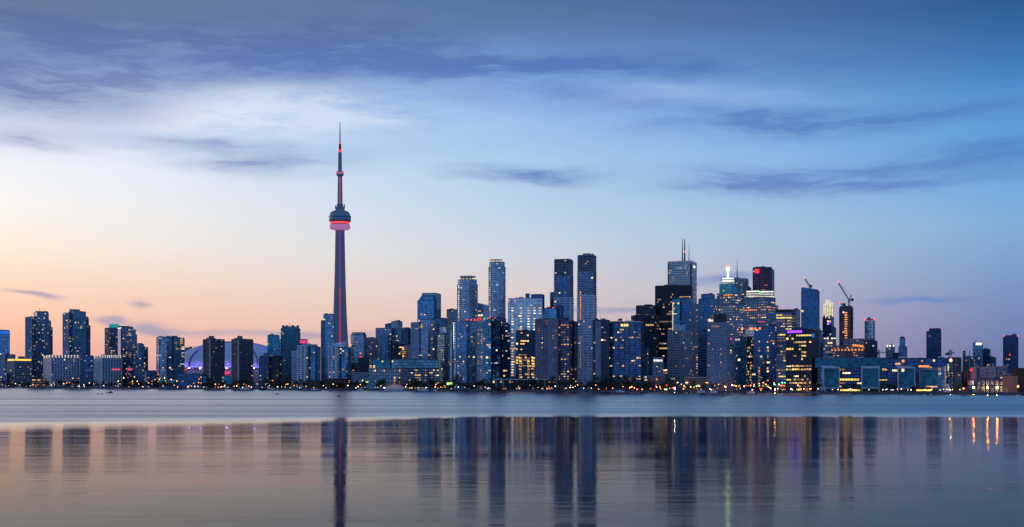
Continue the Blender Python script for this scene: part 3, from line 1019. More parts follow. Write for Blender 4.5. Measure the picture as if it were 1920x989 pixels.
def striped(lbl, x0, x1, yt, ystripe, off, crown):
    b_ = Bld('condo_tower', lbl, T, off, x0, x1)
    b_.tier(x0, x1, ystripe, 'balwhite', c=.86, p=.03, frame='panel_white', fh=3.6, dy=0, top=False, glass='glass_navy')
    b_.tier(x0, x1, yt + 30, 'balblue', yb=ystripe, c=.86, p=.02, name='middle_block', dy=0, top=False, glass='glass_navy', frame='concrete_grey')
    b_.tier(x0 + .5, x1 - .5, yt, 'baldark', yb=yt + 30, c=.86, p=.05, name='unfinished_top', dy=0, frame='concrete_grey')
    if crown:
        b_.box('crown', x0 + 9, x0 + 25, yt - 4.5, yt, 'concrete_grey', dep=12)
        b_.box('crown', x0 + 2, x0 + 31, yt - 1.5, yt + 1, 'concrete_grey', dep=16)
        b_.box('hoist', x0 + 26, x0 + 29, yt - 5, yt, 'concrete_dark', dep=3)
    else:
        b_.box('crown', x0 + 1, x0 + 30, yt - 1.2, yt + .5, 'concrete_grey', dep=18)
    return b_
B = striped('tall dark balcony tower with pale stripes, shorter of the striped pair', 1040, 1074, 488.5, 560, 330, False)
B.tier(1031.5, 1041, 549, 'navy', c=.8, p=.02, dy=6, name='shoulder')
B = striped('tall dark balcony tower with pale stripes, taller of the striped pair', 1084, 1117, 481, 556, 120, True)
B.panel('lit_shaft', 0, 0, .13, .19, 548, 600, 'win_orange', .5)
B.panel('lit_shaft', 0, 0, .13, .19, 630, 690, 'win_dim', .5)
B = Bld('office_block', 'dark block with yellow windows low between the striped pair', AB, 210, 1070, 1092)
B.tier(1070, 1092, 662, 'dark', c=.9, p=.45, pal='yellow', run=1.4)
B = Bld('apartment_block', 'long dark apartment slab with a bare concrete pier at its left end', AB, 55, 1113, 1206)
B.tier(1113, 1142, 602, 'baldark', c=.97, p=.05, pal='warm', dep=24)
B.panel('bare_pier', 0, 0, .14, .5, 603, 726, 'concrete_grey', 1.8)
B.tier(1140, 1206, 606.5, 'baldark', c=.93, p=.11, pal='warm', dy=3, k=.4, run=1.15, glass='glass_navy')
B.tier(1141, 1205, 605, 'pale', yb=612, c=.93, p=.1, pal='yellow', dy=4, k=.35, name='top_floor', glass='glass_steel')
B.clutter(1116, 1200, 602, 4, 3.5)
for xx in (1166, 1171, 1176):
    B.light(xx, 611, 'win_yellow', 2.6, -14, 'roof_lamp')

# --- financial core
B = Bld('office_tower', 'white marble office tower with three antenna masts', T, 620, 1253, 1306)
B.tier(1253, 1306, 494, 'marble', c=.83, p=.2, pal='office', run=2.0, fh=3.9)
B.panel('corner_slot', 0, 0, .93, .995, 497, 545, 'steel_black', .8)
B.panel('corner_slot', 0, 0, .0, .03, 497, 545, 'steel_black', .8)
B.box('penthouse', 1266, 1296, 490.5, 494.5, 'concrete_dark', dep=16)
B.mast('antenna', 1279.5, 447.5, 491, 1.2, 'steel_navy', 0, .35)
B.mast('antenna', 1283.7, 449, 491, 1.5, 'steel_navy', 3, .7)
B.mast('antenna', 1291.8, 457, 491, .8, 'steel_navy', 0, .15)
B.panel('roof_sign', 0, 1, .3, .6, 500, 503.5, 'crown_white', .8)
for xx, yy in ((1267, 490), (1290, 491.5), (1283.7, 473)): B.light(xx, yy, 'beacon_red', 1.6, -6)
B = Bld('office_tower', 'broad black office tower below the white marble tower', T, 520, 1229, 1298)
B.tier(1229, 1298, 538, 'dark', c=.95, p=.24, pal='office', run=2.4, k=.55, rows=[(.93, 1.01, 0)], fh=3.9)
B.clutter(1240, 1290, 538, 3, 4)
B = Bld('office_tower', 'black office tower left of the broad black one, pale lit upper band', T, 480, 1193, 1231)
B.tier(1193, 1231, 575, 'dark', c=.93, p=.2, pal='office', run=2.4, fh=3.9, rows=[(.8, .9, .6)])
B = Bld('office_tower', 'lower black tower in front, at the left end of the black towers', T, 360, 1184, 1236)
B.tier(1184, 1236, 594, 'dark', c=.8, p=.1, pal='office', run=2, fh=3.9)
B.tier(1186, 1192, 597, 'dark', c=.9, p=0, dy=-9)
B = Bld('condo_tower', 'teal glass tower with a glowing white edge before the broad black tower', T, 270, 1259, 1298)
B.tier(1261, 1276, 562, 'teal', c=.9, p=.1, pal='yellow', glass='glass_teal')
B.tier(1273, 1298, 560, 'navy', c=.8, p=.07, pal='warm', dy=6, frame='steel_teal')
B.panel('lit_edge', 0, 0, .0, .1, 570, 620, 'crown_cream', .7)
B = Bld('hotel_tower', 'pale concrete hotel tower in front of the broad black tower', T, 130, 1253, 1294)
B.tier(1253, 1294, 622, 'punchlight', c=.55, p=.06, pal='warm', frame='concrete_grey')
B.box('penthouse', 1263, 1285, 610, 623, 'concrete_light', dep=14)
B = Bld('office_tower', 'narrow brownish office tower between the teal towers of the core', T, 420, 1297, 1314)
B.tier(1297, 1314, 572, 'punchtan', c=.7, p=.25, pal='warm', run=1.6)
B = Bld('condo_tower', 'dark teal tower with a stepped roof left of the green beacon tower', T, 210, 1310, 1347)
B.tier(1310, 1347, 562, 'teal', c=.72, p=.07, pal='warm', glass='glass_navy')
B.tier(1315, 1340, 553, 'teal', yb=563, c=.72, p=.06, name='setback', glass='glass_navy')
B.box('penthouse', 1330, 1336, 550, 554, 'steel_teal', dep=6)
B.panel('lit_column', 0, 1, .1, .25, 620, 690, 'win_dim', .5)
B = Bld('hotel_tower', 'pale concrete hotel with a dark round revolving top', T, 60, 1327, 1368)
B.tier(1327, 1368, 607, 'punchlight', c=.85, p=.08, pal='warm', frame='concrete_grey', k=.6)
B.drum('round_top', 1335, 1363, 590, 605, 'steel_black', .8)
B.drum('round_top_rim', 1333, 1365, 600, 603, 'concrete_dark', .8)
B.panel('lit_band', 0, 0, .05, .3, 600, 604, 'crown_cream', .8)
B.panel('lit_band', 0, 0, .2, .6, 611, 614.5, 'win_dim', .8)
B = Bld('office_tower', 'stepped granite tower crowned by a green and white beacon', T, 540, 1344, 1393)
B.tier(1344, 1393, 574, 'steel', c=.62, p=.28, pal='warm', run=1.8, fh=3.9)
B.tier(1345, 1388, 552, 'steel', yb=575, c=.62, p=.25, pal='warm', run=1.8, name='setback', rows=[(.55, .9, .75)], glass='glass_navy')
B.tier(1349.5, 1383, 534, 'teal', yb=553, c=.62, p=.05, name='setback', glass='glass_teal')
B.tier(1353, 1377, 523, 'steel', yb=535, shape='oct', k=.9, p=0, name='crown')
for yy in (522.5, 527, 532.2):
    B.drum('crown_ring', 1353.5 - (yy - 522) * .12, 1376.5 + (yy - 522) * .12, yy, yy + 1.7, 'crown_white', .95)
B.drum('beacon_shaft', 1363, 1366.8, 505, 523, 'beacon_white')
B.drum('beacon_head', 1362.2, 1367.6, 502, 507.5, 'beacon_green')
B.drum('beacon_tip', 1363.2, 1367, 497.5, 501, 'beacon_red')
B = Bld('office_tower', 'granite tower with a single mast behind the beacon tower', T, 660, 1376, 1408)
B.tier(1377, 1403, 525, 'marble', c=.7, p=.16, pal='office', frame='concrete_grey')
B.tier(1390, 1408, 541, 'plum', c=.5, p=.1, pal='office', dy=7)
B.mast('antenna', 1382.3, 486, 526, 1.2, 'steel_grey', 0, .15)
B.box('antenna_base', 1378, 1387, 521, 525.5, 'concrete_grey', dep=8)
B.light(1382.3, 486.5, 'sign_pink', 1.2)
B = Bld('office_tower', 'dark red stone tower with a square red roof sign', T, 700, 1412, 1451)
B.tier(1412, 1447, 503.5, 'plum', c=.96, p=.2, pal='red', k=.7, fh=3.9, rows=[(.88, 1.01, .02), (.60, .75, .55)])
B.tier(1440, 1451, 507, 'steel', c=.6, p=.02, dy=6, glass='glass_blue')
B.panel('roof_sign', 0, 0, .11, .34, 505.5, 513.5, 'sign_red')
B.box('roof_unit', 1427, 1431, 499.5, 504, 'concrete_dark', dep=4)
B = Bld('office_tower', 'broad stepped tower with twin bright white crowns', T, 460, 1394, 1458)
B.tier(1394, 1458, 575, 'steel', c=.66, p=.34, pal='warm', run=2.2, fh=3.9, k=.8, rows=[(.94, 1.01, .85)], glass='glass_navy')
B.tier(1397.5, 1453, 560, 'steel', yb=576, c=.66, p=.35, pal='warm', run=2, name='setback', k=.8, glass='glass_navy')
for xa, xb, dd in ((1401, 1424, -6), (1426.5, 1449, 4)):
    B.tier(xa, xb, 547, 'steel', yb=561, shape='oct', k=.8, p=.3, pal='cool', name='crown', dy=dd)
    for yy in (547, 551.5, 556):
        mbx = MB(); w_ = (B.u(xb) - B.u(xa)) / 2
        pol = offset_poly(B.tiers[-1][0], .7)
        mbx.prism(pol, B.z(yy + 1.7), B.z(yy)); mbx.build('crown_ring', 'crown_white' if yy == 547 else 'crown_cream', B.root)
B.light(1425, 549, 'sign_green', 3.0, -10, 'roof_lamp')
B = Bld('office_tower', 'tower with every floor glowing gold beside the purple-signed block', T, 380, 1456, 1499)
B.tier(1456, 1486, 584, 'office', c=.95, p=1.6, pal='yellow', run=3.5, fh=3.9, dep=26, rows=[(.95, 1.01, 0), (.8, .95, 2.6)])
B.tier(1484, 1499, 582, 'steel', c=.6, p=.02, dy=5, glass='glass_blue')
B.panel('roof_edge', 0, 0, 0, 1, 581.5, 587, 'steel_black', .9)
B = Bld('office_block', 'black block with a purple sign and rows of yellow windows', AB, 70, 1475, 1534)
B.tier(1475, 1534, 620, 'dark', c=.78, p=.34, pal='yellow', run=1.7, fh=3.9, k=.8, rows=[(.93, 1.01, 0), (.45, .93, .5), (.22, .36, .15), (.36, .45, 1.5), (0, .22, .4)], sep=True, edges=(0,))
B.panel('roof_sign', 0, 0, .06, .62, 620.5, 625, 'sign_purple', .9, label='glowing purple roof sign')
B.panel('roof_sign', 0, 1, .05, .3, 627, 634, 'sign_blue', .7)
# in front, towards the lake
B = Bld('condo_tower', 'teal glass condominium with orange roof lamps below the beacon tower', T, 150, 1379, 1441)
B.tier(1379, 1402, 634, 'teal', c=.85, p=.1, pal='cool')
B.tier(1398, 1441, 616, 'teal', c=.35, p=.14, pal='warm', dy=5, glass='glass_navy')
B.tier(1402, 1425, 608, 'pale', yb=617, c=.5, p=0, dy=8, name='rooftop_hall', glass='glass_blue', frame='steel_navy')
for xx in (1392, 1407, 1410, 1416, 1424): B.light(xx, 617.5, 'win_orange', 2.6, -16, 'roof_lamp')
B.box('roof_sign', 1420, 1433, 604, 605.2, 'sign_magenta', front=10, dep=1)
B = Bld('condo_tower', 'slim blue grey balcony tower right of the round-topped hotel', T, 110, 1364, 1382)
B.tier(1364, 1382, 650, 'balblue', c=.7, p=.1, pal='cool')
B.light(1371, 636, 'sign_magenta', 2.2, 0, 'roof_lamp'); B.mast('antenna', 1371, 636, 650, .6)
B = Bld('condo_tower', 'dark navy tower with scattered yellow windows left of the gold-lit tower', T, 260, 1436, 1457)
B.tier(1436, 1457, 612, 'navy', c=.8, p=.2, pal='yellow', run=1.6)
B = Bld('office_block', 'lower block with yellow window bands and a red lamp under the gold-lit tower', AB, 160, 1456, 1478)
B.tier(1456, 1478, 668, 'office', c=.95, p=.4, pal='yellow', run=2.5, dep=22)
B.light(1463.5, 668, 'sign_red', 2.2, -10, 'roof_lamp'); B.box('roof_bar', 1465, 1476, 667, 669, 'crown_cream', front=10, dep=1)
B = Bld('office_block', 'low block with four bright white windows left of the pale concrete hotel', AB, 190, 1214, 1256)
B.tier(1214, 1256, 680, 'dark', c=.995, p=.2, pal='office', run=1.5, dep=20)
B.tier(1225, 1243, 672, 'punchlight', c=.995, p=.1, dy=-8, dep=16)
for i in range(4): B.box('lit_window', 1226 + i * 4.2, 1229 + i * 4.2, 675, 678.5, 'crown_white', front=16.5, dep=.6)
B = Bld('condo_tower', 'slender teal column block at the right end of the dark apartment slab', T, 100, 1204, 1216)
B.tier(1204, 1216, 655, 'teal', c=.8, p=.16, pal='cool')

# --- right of the core
B = Bld('condo_tower', 'tall teal tower with a slanted roof and a crane on top', T, 330, 1503, 1536)
B.tier(1503, 1536, 547, 'teal', c=.94, p=.03, pal='yellow', run=1.5, slope=(539.5, 545.5), dep=26, glass='glass_navy')
for xx, yy in ((1504, 539), (1535, 545)): B.light(xx, yy, 'beacon_red', 1.1, -12)
B = Bld('condo_tower', 'navy block joined to the right of the purple-signed block', AB, 170, 1524, 1543)
B.tier(1524, 1543, 622, 'navy', c=.55, p=.02)
B = Bld('condo_tower', 'slim tower with bright cream fins for a crown', T, 370, 1543, 1567)
B.tier(1543, 1563, 596, 'navy', c=.8, p=.05, glass='glass_blue')
B.tier(1551, 1567, 616, 'navy', c=.6, p=.02, dy=5, glass='glass_blue')
B.tier(1545, 1562, 575, 'navy', yb=596.5, c=.8, p=0, name='crown_core', top=False)
for i, (yt_, yb_) in enumerate(((572, 592), (562.5, 597), (564, 594), (563.5, 598), (566, 592), (569, 595))):
    B.box('crown_fin', 1544.6 + i * 3.0, 1546.8 + i * 3.0, yt_, yb_, 'crown_cream', front=11.5, dep=1.6)
B.light(1555, 607, 'sign_purple', 1.6, -10)
B = Bld('construction_tower', 'unfinished concrete tower with a ladder of orange work lights', T, 290, 1574, 1599)
B.tier(1575.5, 1597.5, 583, 'baldark', c=.8, p=.04, pal='warm', fh=3.6)
B.box('formwork', 1574, 1599, 577, 584, 'concrete_dark', dep=18)
B.box('formwork', 1576, 1597, 574.5, 577, 'steel_black', dep=14)
for i in range(12):
    yy = 587 + i * 4.2
    B.box('work_light', 1583.6, 1588.6, yy, yy + 2.0, 'win_orange', front=14, dep=.8)
for i in range(5): B.box('outrigger', 1597, 1600, 580 + i * 9, 581 + i * 9, 'steel_black', front=6, dep=4)
B = Bld('residential_block', 'long brick mid-rise with a string of orange lamps behind the waterfront college', AB, 250, 1558, 1640)
B.tier(1558, 1628, 650, 'punchbrown', c=.9, p=.2, pal='orange', k=.4)
B.tier(1583, 1622, 637, 'punchtan', yb=651, c=.9, p=.04, k=.4, name='upper_block', frame='concrete_tan')
B.tier(1540, 1565, 640, 'office', c=.9, p=.5, pal='office', run=2, dy=4, name='wing')
for xx in range(1562, 1624, 6): B.light(xx, 657, 'win_orange', 1.8, -17, 'wall_lamp')
for xx in range(1600, 1620, 4): B.light(xx, 648 + (xx - 1600) * .15, 'win_orange', 2.2, -14, 'terrace_lamp')
for xx in (1547, 1552, 1560, 1565): B.box('lit_panel', xx, xx + 3.5, 634, 636, 'crown_white', front=11, dep=1)
B = Bld('condo_tower', 'slender pale blue tower with red corner lights', T, 340, 1622, 1640)
B.tier(1622, 1640, 600, 'glass', c=.82, p=.02, glass='glass_pale', frame='steel_grey')
for xx in (1623, 1638.5): B.light(xx, 600, 'beacon_red', 1.4, -8)
B = Bld('condo_block', 'dark finned block below the slender pale blue tower', AB, 210, 1623, 1643)
B.tier(1623, 1643, 640, 'fins', c=.85, p=.06, frame='steel_navy', glass='glass_black')

# waterfront college: long glass hall with projecting glazed bays
B = Bld('college_hall', 'long low glass college hall along the east waterfront', AB, 100, 1534, 1768)
B.tier(1534, 1664, 673, 'glassbay', yb=690, c=.995, p=0, dep=26, name='roof_storey', glass='glass_teal_deep')
B.tier(1538, 1664, 690, 'dark', c=.995, p=.12, pal='yellow', run=2.5, dep=22, name='main_storeys', dy=3, glass='glass_navy', rows=[(.3, .48, .3)])
B.tier(1662, 1768, 674, 'navy', c=.995, p=.06, pal='warm', dep=24, name='main_storeys', dy=4, run=1.5)
for xa, xb in ((1556, 1567), (1608, 1620), (1682, 1696), (1752, 1762)): B.box('roof_skylight', xa, xb, 669.5, 673.5, 'paint_white', dep=6)
B.box('penthouse', 1719, 1727, 671.5, 675, 'concrete_dark', dep=8)
B.box('lit_band', 1718, 1737, 686, 689.5, 'win_orange', front=8.6, dep=.4)
B.light(1691, 678, 'win_orange', 2.4, -9, 'wall_lamp')
def bay(lbl, x0, x1, yt, off, frame_mat='panel_white'):
    b_ = Bld('glass_pavilion', lbl, AB, off, x0, x1)
    b_.tier(x0, x1, yt, 'glassbay', c=.995, p=.05, pal='warm', run=1.4, dep=18, yb=729, name='glazed_box', dy=0, glass='glass_teal_deep')
    b_.tier(x0 + 1, x1 - 1, 729, 'dark', c=.995, p=.0, dep=15, name='ground_floor', dy=0, top=False)
    b_.box('frame_post', x0 - 1.1, x0 + .7, yt, None, frame_mat, front=9.8, dep=1.2)
    b_.box('frame_post', x1 - .7, x1 + 1.1, yt, None, frame_mat, front=9.8, dep=1.2)
    b_.box('frame_beam', x0 - 1, x1 + 1, yt - 1.4, yt + 1.0, frame_mat, front=10.0, dep=1.5)
    b_.box('frame_beam', x0 - 1, x1 + 1, 727, 729, frame_mat, front=10.0, dep=1.2)
    return b_
B = bay('glazed white-framed pavilion nearest the purple-signed block', 1545, 1573, 690, 40)
B.box('upper_frame', 1540, 1567, 686.5, 688.5, 'panel_white', dep=14); B.box('side_wall', 1540, 1544, 688, None, 'glass_steel', dep=12)
B = bay('glazed white-framed pavilion, second from the purple-signed block', 1617, 1647, 690, 40)
B.box('upper_frame', 1615, 1649, 687, 688.8, 'panel_white', dep=14)
B = bay('glazed white-framed pavilion, third from the purple-signed block', 1685, 1714, 690, 38)
B.box('upper_frame', 1682, 1710, 686.5, 688.5, 'panel_white', dep=14)
B = bay('wide dark glazed pavilion with a slanted white top rail, nearest the chimney', 1726, 1757, 693, 36, 'steel_grey')
B.tier(1757, 1770, 688, 'glassbay', c=.995, p=.05, dep=14, name='side_wing', dy=4)
B.box('frame_post', 1769, 1771.5, 687, None, 'panel_white', front=8, dep=1.4)
for k_, (xa, xb) in enumerate(((1575, 1613), (1718, 1745))):
    B = Bld('dock_shed', ('low shed glowing yellow between the first two glazed pavilions', 'low shed glowing yellow in front of the wide dark pavilion')[k_], AB, 24 if k_ else 34, xa, xb)
    B.tier(xa, xb, 728, 'dark', c=.995, p=0, dep=7, name='wall')
    B.box('lit_front', xa + 1, xb - 1, 730.5, 733.5, 'win_yellow', front=4.2, dep=.5)
    for i in range(5): B.light(xa + 3 + i * (xb - xa - 6) / 4, 727, 'lamp_warm', .9, 0, 'roof_lamp')
B = Bld('kiosk', 'small pale grey kiosk on the quay beside the chimney', AB, 20, 1773, 1779)
B.tier(1773, 1779, 722, 'punchlight', c=.8, p=0, frame='concrete_light', name='wall')
B = Bld('kiosk', 'small pale grey kiosk at the foot of the first glazed pavilion', AB, 22, 1533, 1549)
B.tier(1533, 1549, 728, 'punchlight', c=.9, p=0, frame='concrete_light', name='wall')

# --- far east
B = Bld('condo_tower', 'dark tower standing alone above the college hall, notched left shoulder', T, 420, 1738, 1764)
B.tier(1738, 1764, 623, 'navy', c=.88, p=.03, pal='yellow', run=1.4)
B.tier(1743, 1763.5, 617.5, 'navy', yb=624, c=.88, p=.02, name='upper_block')
B.light(1748, 616.5, 'beacon_red', 1.2)
B = Bld('condo_tower', 'small distant tower with lit white roof corners', T, 600, 1662, 1677)
B.tier(1662, 1677, 649, 'punched', c=.8, p=.12)
for xx in (1664, 1669, 1675): B.light(xx, 649, 'crown_white', 2.2, -6, 'roof_lamp')
B = Bld('condo_tower', 'small distant tower with a narrow raised upper block', T, 560, 1675, 1700)
B.tier(1685, 1700, 651, 'glass', c=.85, p=.01)
B.tier(1687, 1696.5, 634, 'glass', yb=652, c=.85, p=0, name='upper_block')
B.box('penthouse', 1688.5, 1695, 631.5, 634.5, 'concrete_dark', dep=6)
B.tier(1675, 1687, 663, 'navy', c=.9, p=0, name='wing')
B = Bld('apartment_tower', 'speckled mid-rise with lit windows below the hammerhead crane', T, 300, 1778, 1801)
B.tier(1778, 1801, 672, 'punched', c=.7, p=.2, frame='concrete_dark')
B.panel('lit_strip', 0, 0, .0, .1, 683, 696, 'crown_cream', .6)
B = Bld('condo_tower', 'distant tower with three white lamps on its roof', T, 900, 1825, 1842)
B.tier(1825, 1842, 644, 'glass', c=.9, p=.01, glass='glass_blue')
for xx in (1831.5, 1835, 1838.5): B.light(xx, 645.5, 'crown_white', 3.4, -12, 'roof_lamp')
B = Bld('condo_tower', 'distant stepped block right of the tower with three white roof lamps', T, 950, 1841, 1867)
B.tier(1841, 1857, 656, 'navy', c=.85, p=.05)
B.tier(1855, 1867, 671, 'glass', c=.85, p=.03, dy=5)
B = Bld('condo_block', 'distant low teal block left of the tower with three white roof lamps', AB, 850, 1810, 1827)
B.tier(1810, 1827, 670, 'teal', c=.85, p=.04)
B = Bld('condo_tower', 'dark tower near the right edge with one red light on its front', T, 420, 1882, 1908)
B.tier(1882, 1908, 631, 'navy', c=.93, p=.01, rows=[(.88, 1.01, 0)])
B.light(1893.5, 666, 'sign_red', 1.6, -16, 'wall_lamp')
for xx in (1883.5, 1907): B.light(xx, 631, 'beacon_red', 1.0, -10)

# sugar refinery and sheds
B = Bld('refinery', 'grey refinery buildings with an inclined conveyor at the far right', AB, 70, 1798, 1880)
B.tier(1816, 1880, 712, 'punchtan', c=.97, p=.06, pal='warm', k=.4, name='mill', fh=5.5, frame='concrete_dark')
B.tier(1838, 1866, 690, 'punchtan', yb=713, c=.9, p=.05, pal='warm', name='mill', dy=8, frame='concrete_grey')
B.tier(1862, 1886, 689, 'office', c=.9, p=.04, name='mill', dy=12, frame='concrete_grey')
B.tier(1798, 1818, 700, 'punchbrown', c=.9, p=.05, name='mill', dy=6)
B.drum('silo', 1820, 1832, 689, 712, 'concrete_tan', 1.0, -4)
B.light(1822, 694, 'sign_red', 2.0, -9, 'red_lamp')
mb = MB(); mb.bar((B.u(1836), 4, B.z(690)), (B.u(1826), 4, B.z(681)), 2.5); mb.bar((B.u(1878), 6, B.z(689)), (B.u(1888), 6, B.z(684)), 2.5)
mb.build('conveyor', 'steel_grey', B.root)
for xx in (1850, 1855, 1860): B.mast('vent_stack', xx, 682 + (xx % 3), 691, .7, 'concrete_light')
B.mast('vent_stack', 1819.5, 656, 690, .55, 'steel_teal')
B = Bld('warehouse', 'pale blank box warehouse on the quay at the far right', AB, 45, 1881, 1907)
B.box('wall', 1881, 1907, 707, None, 'concrete_dark', dep=18); B.box('upper_block', 1882, 1896, 701, 707, 'concrete_dark', dep=12)
B.box('roof', 1880.7, 1907.3, 706.4, 707.2, 'concrete_grey', dep=18.6); B.box('door', 1886, 1890, 728, None, 'steel_grey', front=9.3, dep=.6)
B = Bld('warehouse', 'brown shed cut by the right edge beside the pale box warehouse', AB, 80, 1900, 1935)
B.box('wall', 1900, 1935, 692, None, 'brick_dark', dep=16); B.box('roof', 1899, 1936, 690.5, 692, 'roof_dark', dep=17)
B = Bld('chimney', 'tall dark tapered chimney at the refinery', 'chimney', 60, 1804, 1812)
mb = MB(); mb.lathe([(2.3, 0), (2.0, B.z(700)), (1.25, B.z(660)), (1.35, B.z(658.5)), (1.0, B.z(658))], 14)
mb.build('stack', 'hull_dark', B.root, smooth=True)
mb = MB(); mb.lathe([(1.75, B.z(664)), (1.75, B.z(663))], 14); mb.build('ring', 'steel_grey', B.root)
mb = MB(); mb.box(-4, 4, -4, 4, 0, 5); mb.build('plinth', 'concrete_dark', B.root)

# --- low waterfront
B = Bld('terminal', 'pale stone waterfront terminal with lit arched bays beside the ferry', AB, 45, 692, 758)
B.tier(692, 752, 692, 'punchlight', c=.985, p=.16, pal='mix', dep=26, frame='concrete_green', glass='glass_steel', fh=5.2, name='main_block')
B.tier(751, 758, 690.5, 'punchlight', c=.9, p=.0, dep=20, frame='concrete_tan', name='end_pier', dy=-3)
for xx in (738, 746):
    for yy in (707.5, 712, 716): B.box('lit_bay', xx, xx + 4.4, yy, yy + 3.4, 'win_orange' if yy > 708 else 'win_yellow', front=13.6, dep=.5)
B.tier(700, 735, 676, 'teal', yb=693, c=.9, p=.12, pal='yellow', name='upper_block', dy=4)
B = Bld('terminal_annex', 'dark terminal wing dotted with yellow windows right of the pale stone terminal', AB, 80, 735, 824)
B.tier(755, 824, 692, 'dark', c=.985, p=.28, pal='yellow', dep=26, name='main_block', fh=3.9, glass='glass_navy')
B.tier(735, 822, 675, 'teal', yb=691, c=.985, p=.01, dep=22, name='upper_block', dy=3)
B = Bld('theatre', 'plain grey blank-walled hall left of the pale stone terminal', AB, 90, 659, 693)
B.box('wall', 659, 693, 700, None, 'concrete_grey', dep=16); B.box('roof', 658.5, 693.5, 698.7, 700, 'concrete_light', dep=17)
B.box('canopy', 659, 686, 714, 717.5, 'panel_white', front=12, dep=4)
B = Bld('office_block', 'dark cube with a red light on top behind the blank-walled hall', AB, 190, 672, 693)
B.box('wall', 672, 693, 672, None, 'steel_navy', dep=16); B.box('roof', 671.5, 693.5, 671, 672, 'roof_dark', dep=17)
B.light(676, 670, 'sign_red', 2.8, -6, 'roof_lamp')
B = Bld('office_block', 'low block with stacked rows of yellow windows beside the dark cube', AB, 130, 654, 676)
B.tier(654, 676, 683, 'dark', c=.95, p=.5, pal='warm', run=2, fh=3.9)
B = Bld('pavilion', 'green glass pavilion with a lit canopy below the pale stone terminal', AB, 22, 686, 714)
B.tier(688, 706, 708, 'teal', c=.95, p=.1, pal='cool', name='hall', dep=8)
B.box('lit_canopy', 686, 712, 715.5, 717.5, 'sign_lime', front=6.5, dep=2)
B = Bld('brick_house', 'low dark red brick house at the foot of the needle tower', AB, 30, 612, 650)
B.box('wall', 612, 650, 712, None, 'brick_dark', dep=12); B.box('roof', 611, 651, 710.5, 712, 'roof_dark', dep=13)
for i in range(5): B.box('window', 616 + i * 7, 619 + i * 7, 716, 721, 'glass_black', front=6.2, dep=.4)
B = Bld('brick_house', 'low dark red brick house between the two white balcony towers', AB, 30, 574, 611)
B.box('wall', 574, 611, 715, None, 'brick_dark', dep=12); B.box('roof', 573, 612, 713.5, 715, 'roof_dark', dep=13)
for i in range(5): B.box('window', 578 + i * 7, 581 + i * 7, 718, 722, 'glass_black', front=6.2, dep=.4)
B = Bld('quay_terminal', 'long low quay building with a white rail roof below the pale hotel', AB, 28, 925, 1042)
B.tier(925, 1042, 713, 'dark', c=.993, p=.14, pal='warm', dep=16, name='hall', fh=3.9)
B.box('roof_rail', 924, 1043, 710.8, 712.4, 'panel_white', front=10, dep=2)
for i in range(9): B.box('strut', 930 + i * 13, 931 + i * 13, 712, 726, 'panel_white', front=9.5, dep=.8)
B = Bld('marquee', 'small lit sign kiosk with a pale green panel beside the dark trees', 'kiosk', 14, 834, 852)
B.box('wall', 834, 852, 722, None, 'concrete_dark', dep=5); B.box('lit_sign', 837.5, 848.5, 717.6, 722, 'sign_lime', front=3, dep=.6); B.box('roof', 834, 852, 716.8, 717.6, 'roof_dark', dep=5)
B = Bld('arena_shed', 'brown flat-roofed shed at the foot of the pale concrete hotel', AB, 50, 1214, 1248)
B.box('wall', 1214, 1248, 706, None, 'concrete_brown', dep=14); B.box('roof', 1213, 1249, 704.6, 706, 'concrete_grey', dep=15); B.light(1231.5, 712, 'win_orange', 2.0, -7.6, 'wall_lamp')
B = Bld('ramp_hall', 'long low grey hall below the dark teal tower', AB, 55, 1285, 1345)
B.box('wall', 1285, 1345, 709, None, 'concrete_brown', dep=14); B.box('roof', 1284, 1346, 707, 709, 'concrete_grey', dep=16)
B = Bld('wedge_hall', 'brown sloping wedge roof at the foot of the round-topped hotel', AB, 22, 1336, 1374)
mb = MB(); mb.prism([(B.u(1336), -8), (B.u(1374), -8), (B.u(1374), 8), (B.u(1336), 8)], 0, 5, zt=[B.z(729), B.z(707), B.z(707), B.z(729)])
mb.build('wall', 'concrete_brown', B.root)
mb = MB(); mb.prism([(B.u(1335.5), -8.5), (B.u(1374.5), -8.5), (B.u(1374.5), 8.5), (B.u(1335.5), 8.5)], 0, 5, zt=[B.z(728.4), B.z(706.4), B.z(706.4), B.z(728.4)])
for i in range(4): mb.v[i] = (mb.v[i][0], mb.v[i][1], mb.v[i + 4][2] - .6)
mb.build('roof', 'concrete_tan', B.root)
B = Bld('parking_deck', 'low open deck glowing with white lights below the tall west pair', AB, 26, 60, 84)
for i in range(3):
    B.box('deck', 60, 84, 710 + i * 4.6, 711.2 + i * 4.6, 'concrete_grey', dep=10); B.box('lit_level', 61, 83, 711.8 + i * 4.6, 714 + i * 4.6, 'win_dim' if i else 'win_warm', front=3.5, dep=.4)
for xx in (60.5, 68, 76, 83): B.box('post', xx, xx + .8, 710, None, 'concrete_grey', front=4.6, dep=.9)

